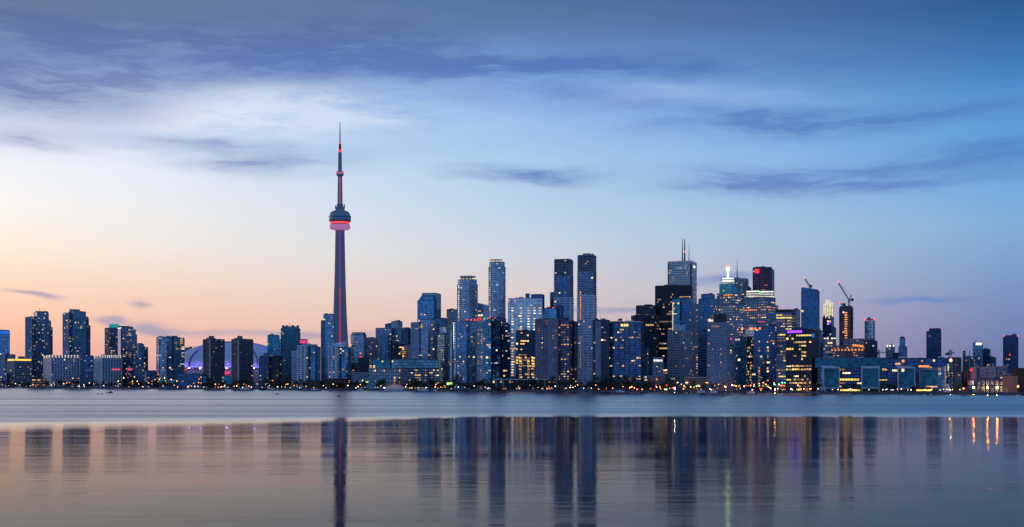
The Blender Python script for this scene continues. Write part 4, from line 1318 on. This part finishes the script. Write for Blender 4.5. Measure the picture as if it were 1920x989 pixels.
# ------------------------------------------------------------------ needle tower
B = Bld('communications_tower', 'very tall concrete needle tower with a pink lit pod and antenna', 'tower', 0, 617.5, 657.5, D=2425)
root = B.root
def star(Rr, core, half):
    pts = []
    for k in range(3):
        a = pi / 2 + k * 2 * pi / 3
        tx, ty = cos(a), sin(a); sx, sy = -ty, tx
        # valley on the core before this leg, then the two corners of the leg tip
        for s, rr in ((-1, None), (-1, Rr), (1, Rr), (1, None)):
            if rr is None:
                av = a + s * R(38)
                pts.append((core * cos(av), core * sin(av)))
            else:
                pts.append((tx * rr + sx * half * s, ty * rr + sy * half * s))
    return pts
zs = [0, 12, 30, 60, 97, 150, 210, 270, 331]
rad = [33, 29.5, 25.5, 21, 17.4, 14.4, 12.2, 10.7, 9.6]
mb = MB()
n12 = 12
for z_, r_ in zip(zs, rad):
    for q in star(r_, min(r_ * .62, 8.6), 3.4 - z_ * .004):
        mb.v.append((q[0], q[1], z_))
for i in range(len(zs) - 1):
    for s in range(n12):
        t = (s + 1) % n12
        mb.f.append((i * n12 + s, i * n12 + t, (i + 1) * n12 + t, (i + 1) * n12 + s)); mb.mi.append(0)
shaft = mb.build('shaft', 'concrete_tower', root)
mb = MB()
for a_, b_, w_ in ((20, 118, 1.5),): mb.box(-w_, w_, -9.6, -5.0, a_, b_)
mb.build('light_strip', 'tower_pink', root)
mb = MB(); mb.box(-1.4, 1.4, -8.6, -4.6, 118.3, 205); mb.build('light_strip', 'tower_pink', root)
mb = MB(); mb.box(-1.3, 1.3, -7.6, -4.2, 205.3, 330); mb.build('light_strip', 'tower_violet', root)
for zz in (64, 118, 176, 240): 
    mb = MB(); mb.box(-10, -8.4, -8, -6, zz, zz + 1.4); mb.build('wall_lamp', 'win_dim', root)
Z = B.z; mpx = B.m
def ring(name, prof, mat, seg=36, smooth=False, label=None):
    mb_ = MB(); mb_.lathe([(r_ * mpx, Z(y_)) for r_, y_ in prof], seg); return mb_.build(name, mat, root, smooth=smooth, label=label)
ring('radome', [(10, 432), (15.5, 431), (18.8, 429), (19.7, 426.2), (19.2, 423.6), (17.5, 422)], 'tower_radome', smooth=True, label='glowing pink ring-shaped radome under the pod')
ring('red_ring', [(17.3, 421), (18.4, 420.7), (18.4, 417.6), (17.5, 417.3)], 'tower_red', label='glowing red ring of the pod')
ring('collar', [(16.5, 422.2), (17.9, 422), (17.9, 420.9), (17, 420.8)], 'steel_navy')
ring('collar', [(17, 417.4), (17.9, 417.3), (18.2, 416), (17, 415.8)], 'steel_navy')
dk = ring('observation_deck', [(17.5, 416), (20.4, 415.2), (20.4, 412), (19.6, 411.8)], 'concrete_grey')
ring('observation_deck', [(18.6, 411.8), (19.6, 411.4), (20.6, 409.5), (20.6, 406.8), (19.8, 406.5)], 'steel_grey')
ring('window_band', [(19.3, 411.9), (20.1, 411.5), (20.1, 409.8), (19.6, 409.6)], 'glass_blue')
ring('observation_deck', [(18.2, 406.5), (18.7, 406), (18.7, 402), (17.8, 401.8)], 'steel_grey')
ring('window_band', [(18.5, 405.2), (19.0, 405), (19.0, 403.2), (18.5, 403)], 'glass_blue')
for i in range(18):
    a = pi + pi * (i + .5) / 18
    mb = MB(); x_, y_ = 18.8 * mpx * cos(a), 18.8 * mpx * sin(a); mb.box(x_ - .35, x_ + .35, y_ - .35, y_ + .35, Z(416), Z(402)); mb.build('mullion', 'steel_grey', root)
ring('deck_rail', [(19.9, 407.2), (20.9, 407.1), (20.9, 406.2), (19.9, 406.1)], 'concrete_light')
ring('deck_rail', [(17.9, 402.3), (19.1, 402.2), (19.1, 401.4), (17.9, 401.3)], 'concrete_light')
ring('pod_roof', [(17.8, 401.8), (17.2, 399.2), (15.5, 397.4), (9.5, 395.2), (8.2, 393)], 'concrete_grey')
ring('equipment_block', [(7.6, 393.2), (7.6, 388), (6.0, 387.8), (6.0, 383.2)], 'concrete_tower', 8)
for sx in (-1, 1):
    mb = MB(); mb.box(sx * 8.2 * mpx - 1.2, sx * 8.2 * mpx + 1.2, -3, 1, Z(392), Z(386 if sx < 0 else 383.5)); mb.build('equipment_box', 'concrete_light', root)
ring('upper_shaft', [(4.7, 384), (4.4, 350), (4.0, 330.5)], 'concrete_tower', 6)
ring('sky_pod', [(4.2, 331.2), (6.6, 329.3), (7.1, 327), (7.0, 323.6), (6.0, 322), (4, 320.8)], 'concrete_light', 24)
ring('sky_pod_windows', [(7.0, 326.6), (7.25, 326.4), (7.25, 324.4), (7.0, 324.2)], 'sign_pink', 24)
ring('antenna_base', [(3.7, 321), (3.4, 300), (3.1, 286)], 'concrete_tower', 12)
ring('red_ring', [(2.9, 286), (3.2, 285.6), (3.2, 281.6), (2.6, 281.2)], 'tower_red', 16)
ring('antenna_mast', [(2.3, 281.5), (2.1, 270)], 'paint_red', 12)
ring('red_ring', [(2.2, 270.4), (2.2, 268.4), (1.4, 268)], 'tower_red', 12)
ring('antenna_tip', [(1.1, 268.4), (.95, 250), (.5, 229.5)], 'steel_navy', 8)
mb = MB(); mb.box(-.6, .6, -4.9, -4.2, Z(383), Z(333)); mb.build('light_strip', 'sign_pink', root)
mb = MB(); mb.lathe([(48, 0), (48, 9), (44, 11)], 24); mb.build('base_hall', 'concrete_grey', root)

# ------------------------------------------------------------------ domed stadium
B = Bld('stadium', 'domed stadium with a pale lilac panelled roof and purple lit rim', 'stadium', 0, 331, 545, D=2640)
root = B.root
RS = (B.u(545) - B.u(331)) / 2; KY = .86
zr, za = B.z(690), B.z(641)
mb = MB(); mb.lathe([(RS * .985, 0), (RS * .985, zr - 3)], 64, ky=KY); mb.build('wall', 'concrete_tan', root)
mb = MB(); mb.lathe([(RS * 1.0, zr - 5), (RS * 1.012, zr - 4), (RS * 1.012, zr - .5), (RS * .99, zr)], 64, ky=KY); mb.build('rim', 'concrete_brown', root)
mb = MB(); mb.lathe([(RS * .992, zr - .3), (RS * 1.002, zr), (RS * 1.002, zr + 1.5), (RS * .985, zr + 1.8)], 64, ky=KY); mb.build('rim_light', 'rim_purple', root)
for i in range(14):
    a = pi * (1.06 + .88 * i / 13)
    fx, fy = RS * 1.075 * cos(a), RS * 1.075 * KY * sin(a)
    mb = MB(); mb.bar((RS * .99 * cos(a), RS * .99 * KY * sin(a), zr - 4), (fx, fy, zr - 3), .5); arm_ = mb.build('floodlight_arm', 'steel_navy', root)
    mb = MB(); mb.box(fx - .8, fx + .8, fy - .6, fy + .6, zr - 2.8, zr - 1.6); mb.build('floodlight', 'flood_purple', root)
def dome_prof(t):      # t 0 rim .. 1 apex
    a = t * pi / 2
    return RS * .985 * cos(a) ** .92, zr + .5 + (za - zr) * sin(a) ** .96
def shell(name, t0, t1, a0, a1, scale, nt=10, na=14, th=1.6):
    mb_ = MB()
    def P(i, j, q):
        t = t0 + (t1 - t0) * i / nt; a = a0 + (a1 - a0) * j / na
        r_, z_ = dome_prof(min(t, .999)); return (r_ * cos(a) * scale * q, r_ * sin(a) * KY * scale * q, zr + (z_ - zr) * scale * q)
    for q in (1.0, 1 - th / RS):
        for i in range(nt + 1):
            for j in range(na + 1): mb_.v.append(P(i, j, q))
    m_ = na + 1; off = (nt + 1) * m_
    for i in range(nt):
        for j in range(na):
            k = i * m_ + j
            mb_.f.append((k, k + 1, k + m_ + 1, k + m_)); mb_.f.append((off + k + m_, off + k + m_ + 1, off + k + 1, off + k)); mb_.mi += [0, 0]
    for j in range(na):
        mb_.f.append((j + 1, j, off + j, off + j + 1)); k = nt * m_ + j; mb_.f.append((k, k + 1, off + k + 1, off + k)); mb_.mi += [0, 0]
    for i in range(nt):
        k = i * m_; mb_.f.append((k, k + m_, off + k + m_, off + k)); k += na; mb_.f.append((k + m_, k, off + k, off + k + m_)); mb_.mi += [0, 0]
    return mb_.build(name, 'roof_lilac_lit', root, smooth=False)
shell('roof_panel', 0, 1, 0, pi, 1.0, 14, 28)                         # fixed rear half
shell('roof_panel', 0, 1, pi * 1.03, pi * 1.22, .995)                # west quarter
shell('roof_panel', 0, .96, pi * 1.225, pi * 1.775, .965, 14, 22)    # sunk front panels
shell('roof_panel', 0, 1, pi * 1.78, pi * 1.97, .995)                # east quarter
for k, (aa, sc_) in enumerate(((1.222, .984), (1.36, .968), (1.5, .968), (1.64, .968), (1.778, .984))):
    mb = MB()
    pr_ = None
    for i in range(15):
        r_, z_ = dome_prof(i / 14 * .985); a = pi * aa
        q = (r_ * cos(a) * sc_, r_ * sin(a) * KY * sc_, zr + (z_ - zr) * sc_ + .25)
        if pr_: mb.bar(pr_, q, 1.5)
        pr_ = q
    mb.build('roof_seam', 'steel_navy', root)
for (xa, xb, ya, yb) in ((341, 357, 691.5, 695), (418, 430, 699, 702.5), (531, 552, 685.5, 690.5)):
    a = math.acos(max(-1, min(1, (B.u((xa + xb) / 2)) / (RS * 1.02))))
    yloc = -RS * 1.02 * KY * sin(a) if abs(B.u((xa + xb) / 2)) < RS else -4
    B.box('sign', xa, xb, ya, yb, 'sign_red', front=-yloc + 2.5, dep=2)
B = Bld('stadium_gatehouse', 'brown hall with a purple roof edge and red sign right of the dome', AB, 0, 524, 584, D=2420)
B.box('wall', 524, 584, 687, None, 'concrete_brown', dep=30); B.box('roof', 523, 585, 684.5, 687, 'concrete_grey', dep=31)
B.box('roof_light', 524, 536, 681.5, 684.4, 'rim_purple', front=15, dep=2); B.box('sign', 531, 551, 686, 690.5, 'sign_red', front=16.4, dep=1.2)
B.light(538, 682.5, 'win_warm', 3, -12, 'roof_lamp'); B.light(560, 683, 'win_warm', 2.5, -12, 'roof_lamp')
B = Bld('lakeside_hall', 'low dark teal hall with a few lamps below the dome', AB, 60, 300, 332)
B.tier(300, 332, 712, 'teal', c=.95, p=.05, dep=14, name='hall')
B = Bld('market_hall', 'long low dark hall in front of the dome, thin line of lamps', AB, 55, 336, 432)
B.tier(336, 380, 702, 'navy', c=.98, p=.08, pal='orange', dep=16, name='hall'); B.tier(378, 432, 706, 'teal', c=.98, p=.08, pal='warm', dep=14, name='hall', dy=4)

# ------------------------------------------------------------------ cranes
def lattice(mb_, a, b_, w, n_):
    a = Vector(a); b_ = Vector(b_); d = (b_ - a)
    up = Vector((0, 1, 0)); s = d.cross(up).normalized() * w / 2; t = up * w / 2
    cs = [(s + t), (s - t), (-s - t), (-s + t)]
    for c_ in cs: mb_.bar(a + c_, b_ + c_, .34)
    for i in range(n_):
        p0 = a + d * (i / n_); p1 = a + d * ((i + 1) / n_)
        for k in range(4): mb_.bar(p0 + cs[k], p1 + cs[(k + 1) % 4], .2)
def luffing(label, x, ybase, ymast, tip, back, D_):
    m_ = D_ / F; X = (x - 960) * m_; zb = CAMH + (HY - ybase) * m_
    rt = empty('tower_crane', (X, D_, zb), 0); tag(rt, label, 'crane')
    h = (ybase - ymast) * m_
    mb_ = MB(); lattice(mb_, (0, 0, 0), (0, 0, h), 1.8, 6); mb_.build('mast', 'steel_grey', rt)
    tx, tz = (tip[0] - x) * m_, (ybase - tip[1]) * m_
    mb_ = MB(); lattice(mb_, (0, 0, h), (tx, 0, tz), 1.3, 12); mb_.build('jib', 'steel_grey', rt)
    bx_, bz = (back[0] - x) * m_, (ybase - back[1]) * m_
    mb_ = MB(); mb_.bar((0, 0, h), (bx_, 0, h + .5), 1.4); mb_.box(bx_ - 1.5, bx_ + 1.5, -1.2, 1.2, h - 1.2, h + 2.0); mb_.build('counter_jib', 'steel_black', rt)
    mb_ = MB(); mb_.bar((0, 0, h), (bx_ * .6, 0, bz), .8); mb_.bar((bx_ * .6, 0, bz), (bx_, 0, h + 1), .4); mb_.bar((bx_ * .6, 0, bz), (tx * .9, 0, h + (tz - h) * .9), .18); mb_.build('stay_frame', 'steel_grey', rt)
    mb_ = MB(); mb_.box(-1.6, -.2, -2.6, -.8, h - 2.4, h + .2); mb_.build('cab', 'glass_steel', rt)
    mb_ = MB(); mb_.lathe([(.4, tz - .6), (.8, tz), (.3, tz + .8)], 6, tx, 0); mb_.build('warning_light', 'beacon_red', rt)
Dk = shore(1586.5) + 290
luffing('tall luffing crane reaching left above the unfinished concrete tower', 1592, 574.5, 563, (1571.5, 530), (1598, 553), Dk)
luffing('small luffing crane on the slanted-roof teal tower', 1518.5, 543, 538, (1509, 522.5), (1520.5, 533), shore(1519.5) + 330)
luffing('stub crane arm at the left corner of the unfinished tower', 1581, 574.5, 572, (1575, 569), (1583, 571), Dk - 4)
def hammerhead(label, x, ytop, xl, xr, off, lamp):
    D_ = shore(x) + off; m_ = D_ / F; X = (x - 960) * m_
    rt = empty('hammerhead_crane', (X, D_, GZ), 0); tag(rt, label, 'crane')
    h = CAMH - GZ + (HY - ytop) * m_
    mb_ = MB(); lattice(mb_, (0, 0, 0), (0, 0, h + 4), 2.0, 14); mb_.build('mast', 'steel_grey', rt)
    mb_ = MB(); lattice(mb_, ((xl - x) * m_, 0, h), ((xr - x) * m_, 0, h), 1.4, 12); mb_.build('jib', 'steel_grey', rt)
    e = (xl - x) if abs(xl - x) < abs(xr - x) else (xr - x)
    mb_ = MB(); mb_.box(e * m_ - 1.8, e * m_ + 1.8, -1.2, 1.2, h - 2.6, h + .4); mb_.build('counterweight', 'concrete_dark', rt)
    mb_ = MB(); mb_.bar((0, 0, h + 4), ((xr - x) * m_ * .8, 0, h + .6), .25); mb_.bar((0, 0, h + 4), ((xl - x) * m_ * .8, 0, h + .6), .25); mb_.build('stay', 'steel_black', rt)
    if lamp:
        mb_ = MB(); mb_.lathe([(.8, h - 10), (1.6, h - 8.4), (.6, h - 7)], 8, 0, -1.6); mb_.build('lamp', 'lamp_warm', rt)
hammerhead('hammerhead crane with a lamp beside the speckled mid-rise', 1782, 662.5, 1776, 1790, 250, True)
hammerhead('small distant red-lit hammerhead crane right of the slender pale blue tower', 1648, 661.5, 1645, 1660, 480, False)

# ------------------------------------------------------------------ trees
def tree_proto(seed, h, w):
    rg = random.Random(seed)
    tr = MB()
    tr.bar((0, 0, 0), (0, 0, h * .35), .5, 0, .36); tr.bar((0, 0, h * .33), (w * .12, .2, h * .7), .34, 0, .12)
    for i in range(5):
        a = rg.uniform(0, 2 * pi); tr.bar((0, 0, h * rg.uniform(.28, .4)), (cos(a) * w * .33, sin(a) * w * .33, h * rg.uniform(.5, .75)), .26, 0, .08)
    cr = MB()
    clumps = [(rg.gauss(0, w * .22), rg.gauss(0, w * .22), h * rg.uniform(.38, .9), rg.uniform(.14, .24) * w) for _ in range(16)]
    for cx, cy, cz, cr_ in clumps:
        taper = 1 - max(0, (cz / h - .6)) * 1.2
        cx *= taper; cy *= taper
        for _ in range(34):
            v_ = Vector((rg.gauss(0, 1), rg.gauss(0, 1), rg.gauss(0, 1))).normalized() * cr_ * rg.uniform(.45, 1.1)
            c_ = Vector((cx, cy, cz)) + v_
            s_ = rg.uniform(.28, .6)
            d1 = Vector((rg.gauss(0, 1), rg.gauss(0, 1), rg.gauss(0, 1))).normalized()
            d2 = d1.cross(Vector((rg.gauss(0, 1), rg.gauss(0, 1), rg.gauss(0, 1)))).normalized()
            cr.face([c_ - d1 * s_, c_ + d2 * s_ * .6, c_ + d1 * s_, c_ - d2 * s_ * .6])
    return tr.mesh('trunk', 'bark'), cr.mesh('crown', 'leaves')
PROT = [tree_proto(i, h, w) for i, (h, w) in enumerate(((9, 8), (11, 9), (7.5, 8), (13, 9)))]
rt_ = random.Random(5)
ZONES = ((60, 'below the yellow-topped block at the far left'), (150, 'below the tall west pair'), (230, 'below the finned block with the red sign'),
         (297, 'just left of the teal rounded twin tower'), (380, 'between the teal rounded twin tower and the dome'), (480, 'in front of the brown apartment towers'),
         (560, 'below the teal tower with the notched crown'), (612, 'below the flat-topped white balcony tower'), (660, 'at the foot of the needle tower'),
         (760, 'below the pale stone terminal'), (830, 'below the dark terminal wing'), (900, 'below the shorter disc-capped tower'),
         (960, 'below the taller disc-capped tower'), (1045, 'below the pale blue hotel'), (1110, 'below the striped tower pair'),
         (1206, 'below the long dark apartment slab'), (1300, 'below the pale concrete hotel tower'), (1380, 'below the round-topped hotel'),
         (1470, 'below the tower with twin white crowns'), (1540, 'below the purple-signed block'), (1652, 'before the first two glazed pavilions'),
         (1780, 'before the third and fourth glazed pavilions'), (9999, 'beside the refinery'))
def zone(x): return next(z_ for lim, z_ in ZONES if x < lim)
def plant(x, off, s=1.0):
    D_ = shore(x) + off
    t = empty('tree', ((x - 960) * D_ / F, D_, GZ), rt_.uniform(0, 6.28))
    tag(t, 'dark leafy waterfront tree ' + zone(x), 'tree', 'dark trees along the waterfront')
    me = rt_.choice(PROT)
    for nm, mm in zip(('trunk', 'crown'), me):
        o = bpy.data.objects.new(nm, mm); SC.collection.objects.link(o); o.parent = t
    t.scale = (s * rt_.uniform(.85, 1.2), s * rt_.uniform(.85, 1.2), s * rt_.uniform(.8, 1.15))
x = -12
while x < 1260:
    dens = 1.0 if (x < 470 or 760 < x < 960 or 1090 < x < 1210) else .75
    if rt_.random() < dens:
        plant(x, rt_.uniform(7, 30), rt_.uniform(.85, 1.45))
    x += rt_.uniform(4.5, 9)
for x in (1222, 1240, 1252, 1262, 1276, 1290, 1300, 1318, 1336, 1470, 1535, 1600, 1655, 1668, 1676, 1716, 1790, 1798):
    plant(x, rt_.uniform(10, 30), .8)
# far low mass of trees closing the gaps on the horizon
mb = MB(); rg = random.Random(11)
for i in range(5200):
    x = rg.uniform(-60, 1980); D_ = rg.uniform(3300, 4200); X = (x - 960) * D_ / F
    zz = GZ + abs(rg.gauss(0, 7)) * (1 + .5 * sin(x * .03)); s_ = rg.uniform(3, 8)
    mb.face([(X - s_, D_, GZ - .5 + max(0, zz - 9)), (X + s_, D_ + 2, GZ - .5 + max(0, zz - 9)), (X + s_ * .6, D_ + 1, zz + s_ * .7), (X - s_ * .5, D_ + 3, zz + s_ * .9)])
o = mb.build('treeline', 'leaves'); o['kind'] = 'stuff'; o['label'] = 'distant dark treeline behind the city'

# ------------------------------------------------------------------ lamps on the waterfront
LM = {}
def lamp_meshes(mat, h, r):
    key = (mat, h, r)
    if key not in LM:
        p_ = MB(); p_.lathe([(.16, 0), (.09, h)], 6); p_.bar((0, 0, h - .1), (0, -.9, h + .1), .12)
        l_ = MB(); l_.lathe([(r * .45, h - .1), (r, h + r * .8), (r * .8, h + r * 1.5), (r * .2, h + r * 1.9)], 8, 0, -.9 if r < 1 else 0)
        LM[key] = (p_.mesh('post', 'steel_black'), l_.mesh('lantern', mat))
    return LM[key]
def lamp(x, off, mat, h, r, label, group):
    D_ = shore(x) + off
    t = empty('street_lamp', ((x - 960) * D_ / F, D_, GZ), 0); tag(t, label + (zone(x) if label.endswith(' ') else ''), 'street lamp', group)
    for nm, mm in zip(('post', 'lantern'), lamp_meshes(mat, h, r)):
        o = bpy.data.objects.new(nm, mm); SC.collection.objects.link(o); o.parent = t
rl = random.Random(21)
def row(x0, x1, step, offs, mats, hs, rs, label, group):
    x_ = x0
    while x_ < x1:
        lamp(x_ + rl.uniform(-.4, .4) * step, rl.uniform(*offs), rl.choice(mats), rl.choice(hs), rl.choice(rs), label, group)
        x_ += step * rl.choice((.25, .35, .6, 1.0, 1.5, 2.4))
LA = 'small lantern on the lake wall, '
row(2, 820, 7.5, (1.5, 4.5), ['lamp_warm', 'lamp_warm', 'lamp_orange', 'lamp_white'], [1.2, 2.2, 3.0, 4.5, 6.5], [.25, .35, .45, .6], LA, 'lanterns along the lake wall')
row(825, 1180, 9, (1.5, 4.5), ['lamp_warm', 'lamp_white', 'lamp_orange'], [1.2, 2.2, 3.0, 4.5, 6.0], [.22, .3, .4, .5], LA, 'lanterns along the lake wall')
row(1180, 1500, 5.5, (1.5, 5), ['lamp_orange', 'lamp_orange', 'lamp_warm', 'lamp_white', 'lamp_red'], [1.0, 2.0, 2.8, 4.0, 6.0], [.25, .35, .5, .65], LA, 'lanterns along the lake wall')
row(1500, 1800, 11, (1.5, 5), ['lamp_warm', 'lamp_white'], [2.0, 2.6], [.3, .4], LA, 'lanterns along the lake wall')
LB = 'orange street lamp on a tall post, '
row(90, 360, 19, (8, 45), ['lamp_orange', 'lamp_orange', 'lamp_warm'], [8, 11, 14, 17], [.7, .9], LB, 'tall orange street lamps')
row(365, 700, 22, (8, 45), ['lamp_orange', 'lamp_warm'], [6, 9, 12], [.5, .7], LB, 'tall orange street lamps')
row(1270, 1480, 7, (8, 40), ['lamp_orange', 'lamp_orange', 'lamp_warm', 'lamp_green'], [5, 7, 9], [.45, .6], LB, 'tall orange street lamps')
for x, o_ in ((1825, 8), (1851, 8), (1869, 8)):
    lamp(x, o_, 'lamp_sodium', 4.4, .75, 'glaring orange floodlight on the refinery quay', 'refinery quay floodlights')
lamp(1806, 8, 'lamp_orange', 3.2, .7, 'small orange lamp at the chimney foot', None)
lamp(1909, 14, 'lamp_orange', 5, 1.0, 'orange lamp at the right edge beside the pale box warehouse', None)
lamp(1453, 1.5, 'lamp_sodium', 1.4, .55, 'glaring orange lamp low on the lake wall below the gold-lit tower', None)
lamp(1265, 1.8, 'lamp_flood', 2.4, .5, 'bright white lamp on the lake wall below the pale concrete hotel', None)
lamp(1781, 1.8, 'lamp_flood', 2.4, .4, 'white lamp on the lake wall beside the grey kiosk', None)

# ------------------------------------------------------------------ jetties
def jetty(x, L, W, zone_label):
    D_ = shore(x); X = (x - 960) * D_ / F
    t = empty('jetty', (X, D_, 0), R(41.7) * -1); tag(t, zone_label, 'jetty')
    d_ = MB(); d_.box(-W / 2, W / 2, -L, .5, 1.1, 1.45); d_.build('deck', 'wood_dark', t)
    for i in range(int(L / 6) + 1):
        for sx in (-1, 1):
            p_ = MB(); p_.lathe([(.22, -1), (.2, 2.1)], 6, sx * (W / 2 - .2), -L + .4 + i * 6); p_.build('pile', 'bark', t)
jetty(118, 26, 5, 'dark wooden jetty below the finned block by the tall west pair')
jetty(330, 30, 5, 'dark wooden jetty below the left end of the dome')
jetty(498, 34, 6, 'dark wooden jetty below the short dark tower with stepped top')
jetty(668, 30, 6, 'dark wooden jetty below the blank-walled hall')
jetty(868, 28, 5, 'dark wooden jetty below the wide round-fronted balcony tower')
jetty(1058, 22, 5, 'dark wooden jetty below the brown apartment slab')
jetty(1290, 20, 5, 'dark wooden jetty below the long low grey hall')

# ------------------------------------------------------------------ boats
def boat(name, label, x, yw, L, H, kind, D_=None):
    D_ = D_ or CAMH * F / (yw - HY)
    t = empty(name, ((x - 960) * D_ / F, D_, 0), 0); tag(t, label, 'boat')
    hb = MB(); w = L * .2; n_ = 8
    def outline(k, z_):
        pts = []
        for i in range(n_ + 1):
            s = i / n_; pts.append((-L / 2 * k + L * k * s, -w / 2 * k * (1 - max(0, (s - .55) / .45) ** 2)))
        return pts + [(p[0], -p[1]) for p in reversed(pts[:-1])]
    lo, hi = outline(.92, 0), outline(1.0, 0)
    m_ = len(lo)
    hb.v = [(p[0], p[1], -.3) for p in lo] + [(p[0], p[1], H * .35 + max(0, p[0] / L) * H * .25) for p in hi]
    for i in range(m_):
        j = (i + 1) % m_; hb.f.append((i, j, m_ + j, m_ + i)); hb.mi.append(0)
    hb.f.append(tuple(m_ + i for i in range(m_))); hb.mi.append(0)
    hb.build('hull', 'hull_dark' if kind == 'dinghy' else 'paint_white', t)
    if kind == 'dinghy':
        c_ = MB(); c_.prism([(-L * .1, -w * .3), (L * .34, -w * .25), (L * .34, w * .25), (-L * .1, w * .3)], H * .3, H, zt=[H * .75, H, H, H * .75]); c_.build('cover', 'hull_dark', t)
        e_ = MB(); e_.box(-L * .53, -L * .45, -.2, .2, 0, H * .6); e_.build('motor', 'steel_black', t)
        return t
    decks = 3 if kind == 'ferry' else 1
    for d_ in range(decks):
        z0 = H * .36 + d_ * H * .2; q = .42 - d_ * .06
        c_ = MB(); c_.box(-L * q, L * (q - .1), -w * .4, w * .4, z0, z0 + H * .19); c_.build('deck', 'paint_white', t)
        g_ = MB(); g_.box(-L * q + 1, L * (q - .1) - 1, -w * .4 - .08, -w * .4, z0 + H * .06, z0 + H * .14); g_.build('window_band', 'win_dim' if kind == 'ferry' else 'glass_black', t)
    if kind == 'yacht':
        c_ = MB(); c_.prism([(-L * .2, -w * .3), (L * .1, -w * .3), (L * .1, w * .3), (-L * .2, w * .3)], H * .54, H * .8); c_.build('wheelhouse', 'paint_white', t)
    p_ = MB(); p_.lathe([(.22, H * .6), (.06, H * (1.35 if kind == 'ferry' else 2.0))], 6, -L * .08); p_.build('mast', 'steel_grey', t)
    if kind == 'ferry':
        f_ = MB(); f_.lathe([(1.0, H * .9), (.85, H * 1.25)], 10, -L * .22); f_.build('funnel', 'steel_navy', t)
    return t
def moored(name, label, x, L, H, kind): return boat(name, label, x, 0, L, H, kind, shore(x) - 9)
moored('ferry', 'white double-decked ferry moored at the pale stone terminal', 743, 34, 9, 'ferry')
moored('motor_yacht', 'pale motor yacht moored right of the ferry', 793, 15, 5.5, 'yacht')
moored('motor_yacht', 'small pale motorboat moored near the lime-lit sign', 816, 7, 3, 'yacht')
moored('motor_yacht', 'pale yacht with a mast moored below the right brown apartment tower', 462, 20, 6, 'yacht')
moored('motor_yacht', 'pale boat moored below the yellow-topped block', 36, 15, 4.5, 'yacht')
moored('motor_yacht', 'white boat moored at the end of the long dark apartment slab', 1163, 11, 3.4, 'yacht')
moored('workboat', 'white workboat moored below the long low grey hall', 1315, 9, 5, 'yacht')
moored('workboat', 'white workboat moored beside the brown wedge roof', 1338, 8, 5, 'yacht')
moored('motor_yacht', 'low pale boat moored below the teal condominium with orange roof lamps', 1408, 9, 3, 'yacht')
moored('sailing_yacht', 'white sailing yacht with a bare mast below the short dark tower', 510, 12, 4.2, 'yacht')
moored('sailing_yacht', 'white sailing yacht with a bare mast left of the needle tower foot', 590, 11, 4.2, 'yacht')
moored('sailing_yacht', 'white sailing yacht with a bare mast below the octagonal topped tower', 676, 10, 4, 'yacht')
for x, yw, L, H, lb in ((205.5, 737.8, 7.2, 2.3, 'small dark boat on open water near the left side'), (634, 744, 3.2, 1.1, 'small dark boat on open water below the needle tower'),
                        (519, 740, 4.0, 1.2, 'small dark boat on open water below the dome right end'), (945, 742.8, 3.4, 1.1, 'small dark boat on open water below the quay terminal')):
    boat('dinghy', lb, x, yw, L, H, 'dinghy')
def buoy(x, yw, s, label):
    D_ = CAMH * F / (yw - HY)
    t = empty('buoy', ((x - 960) * D_ / F, D_, 0), 0); tag(t, label, 'buoy', 'dark buoys on the lake')
    a_ = MB(); a_.lathe([(.5 * s, -.3), (.7 * s, .3 * s), (.5 * s, .8 * s), (.15 * s, 1.0 * s)], 10); a_.build('float', 'hull_dark', t)
    a_ = MB(); a_.lathe([(.12 * s, .9 * s), (.08 * s, 1.5 * s)], 6); a_.build('top_mark', 'steel_black', t)
for x, yw, s in ((183.5, 739.8, 1.1), (191, 739.6, 1.1), (525.5, 740, .7), (1086, 753.5, .5), (1194, 756.2, .55), (1474, 752.8, .45), (1485, 752.6, .45), (1556, 756.6, .45), (1571, 756.8, .45)):
    buoy(x, yw, s, 'tiny dark buoy dotting the ruffled open water')
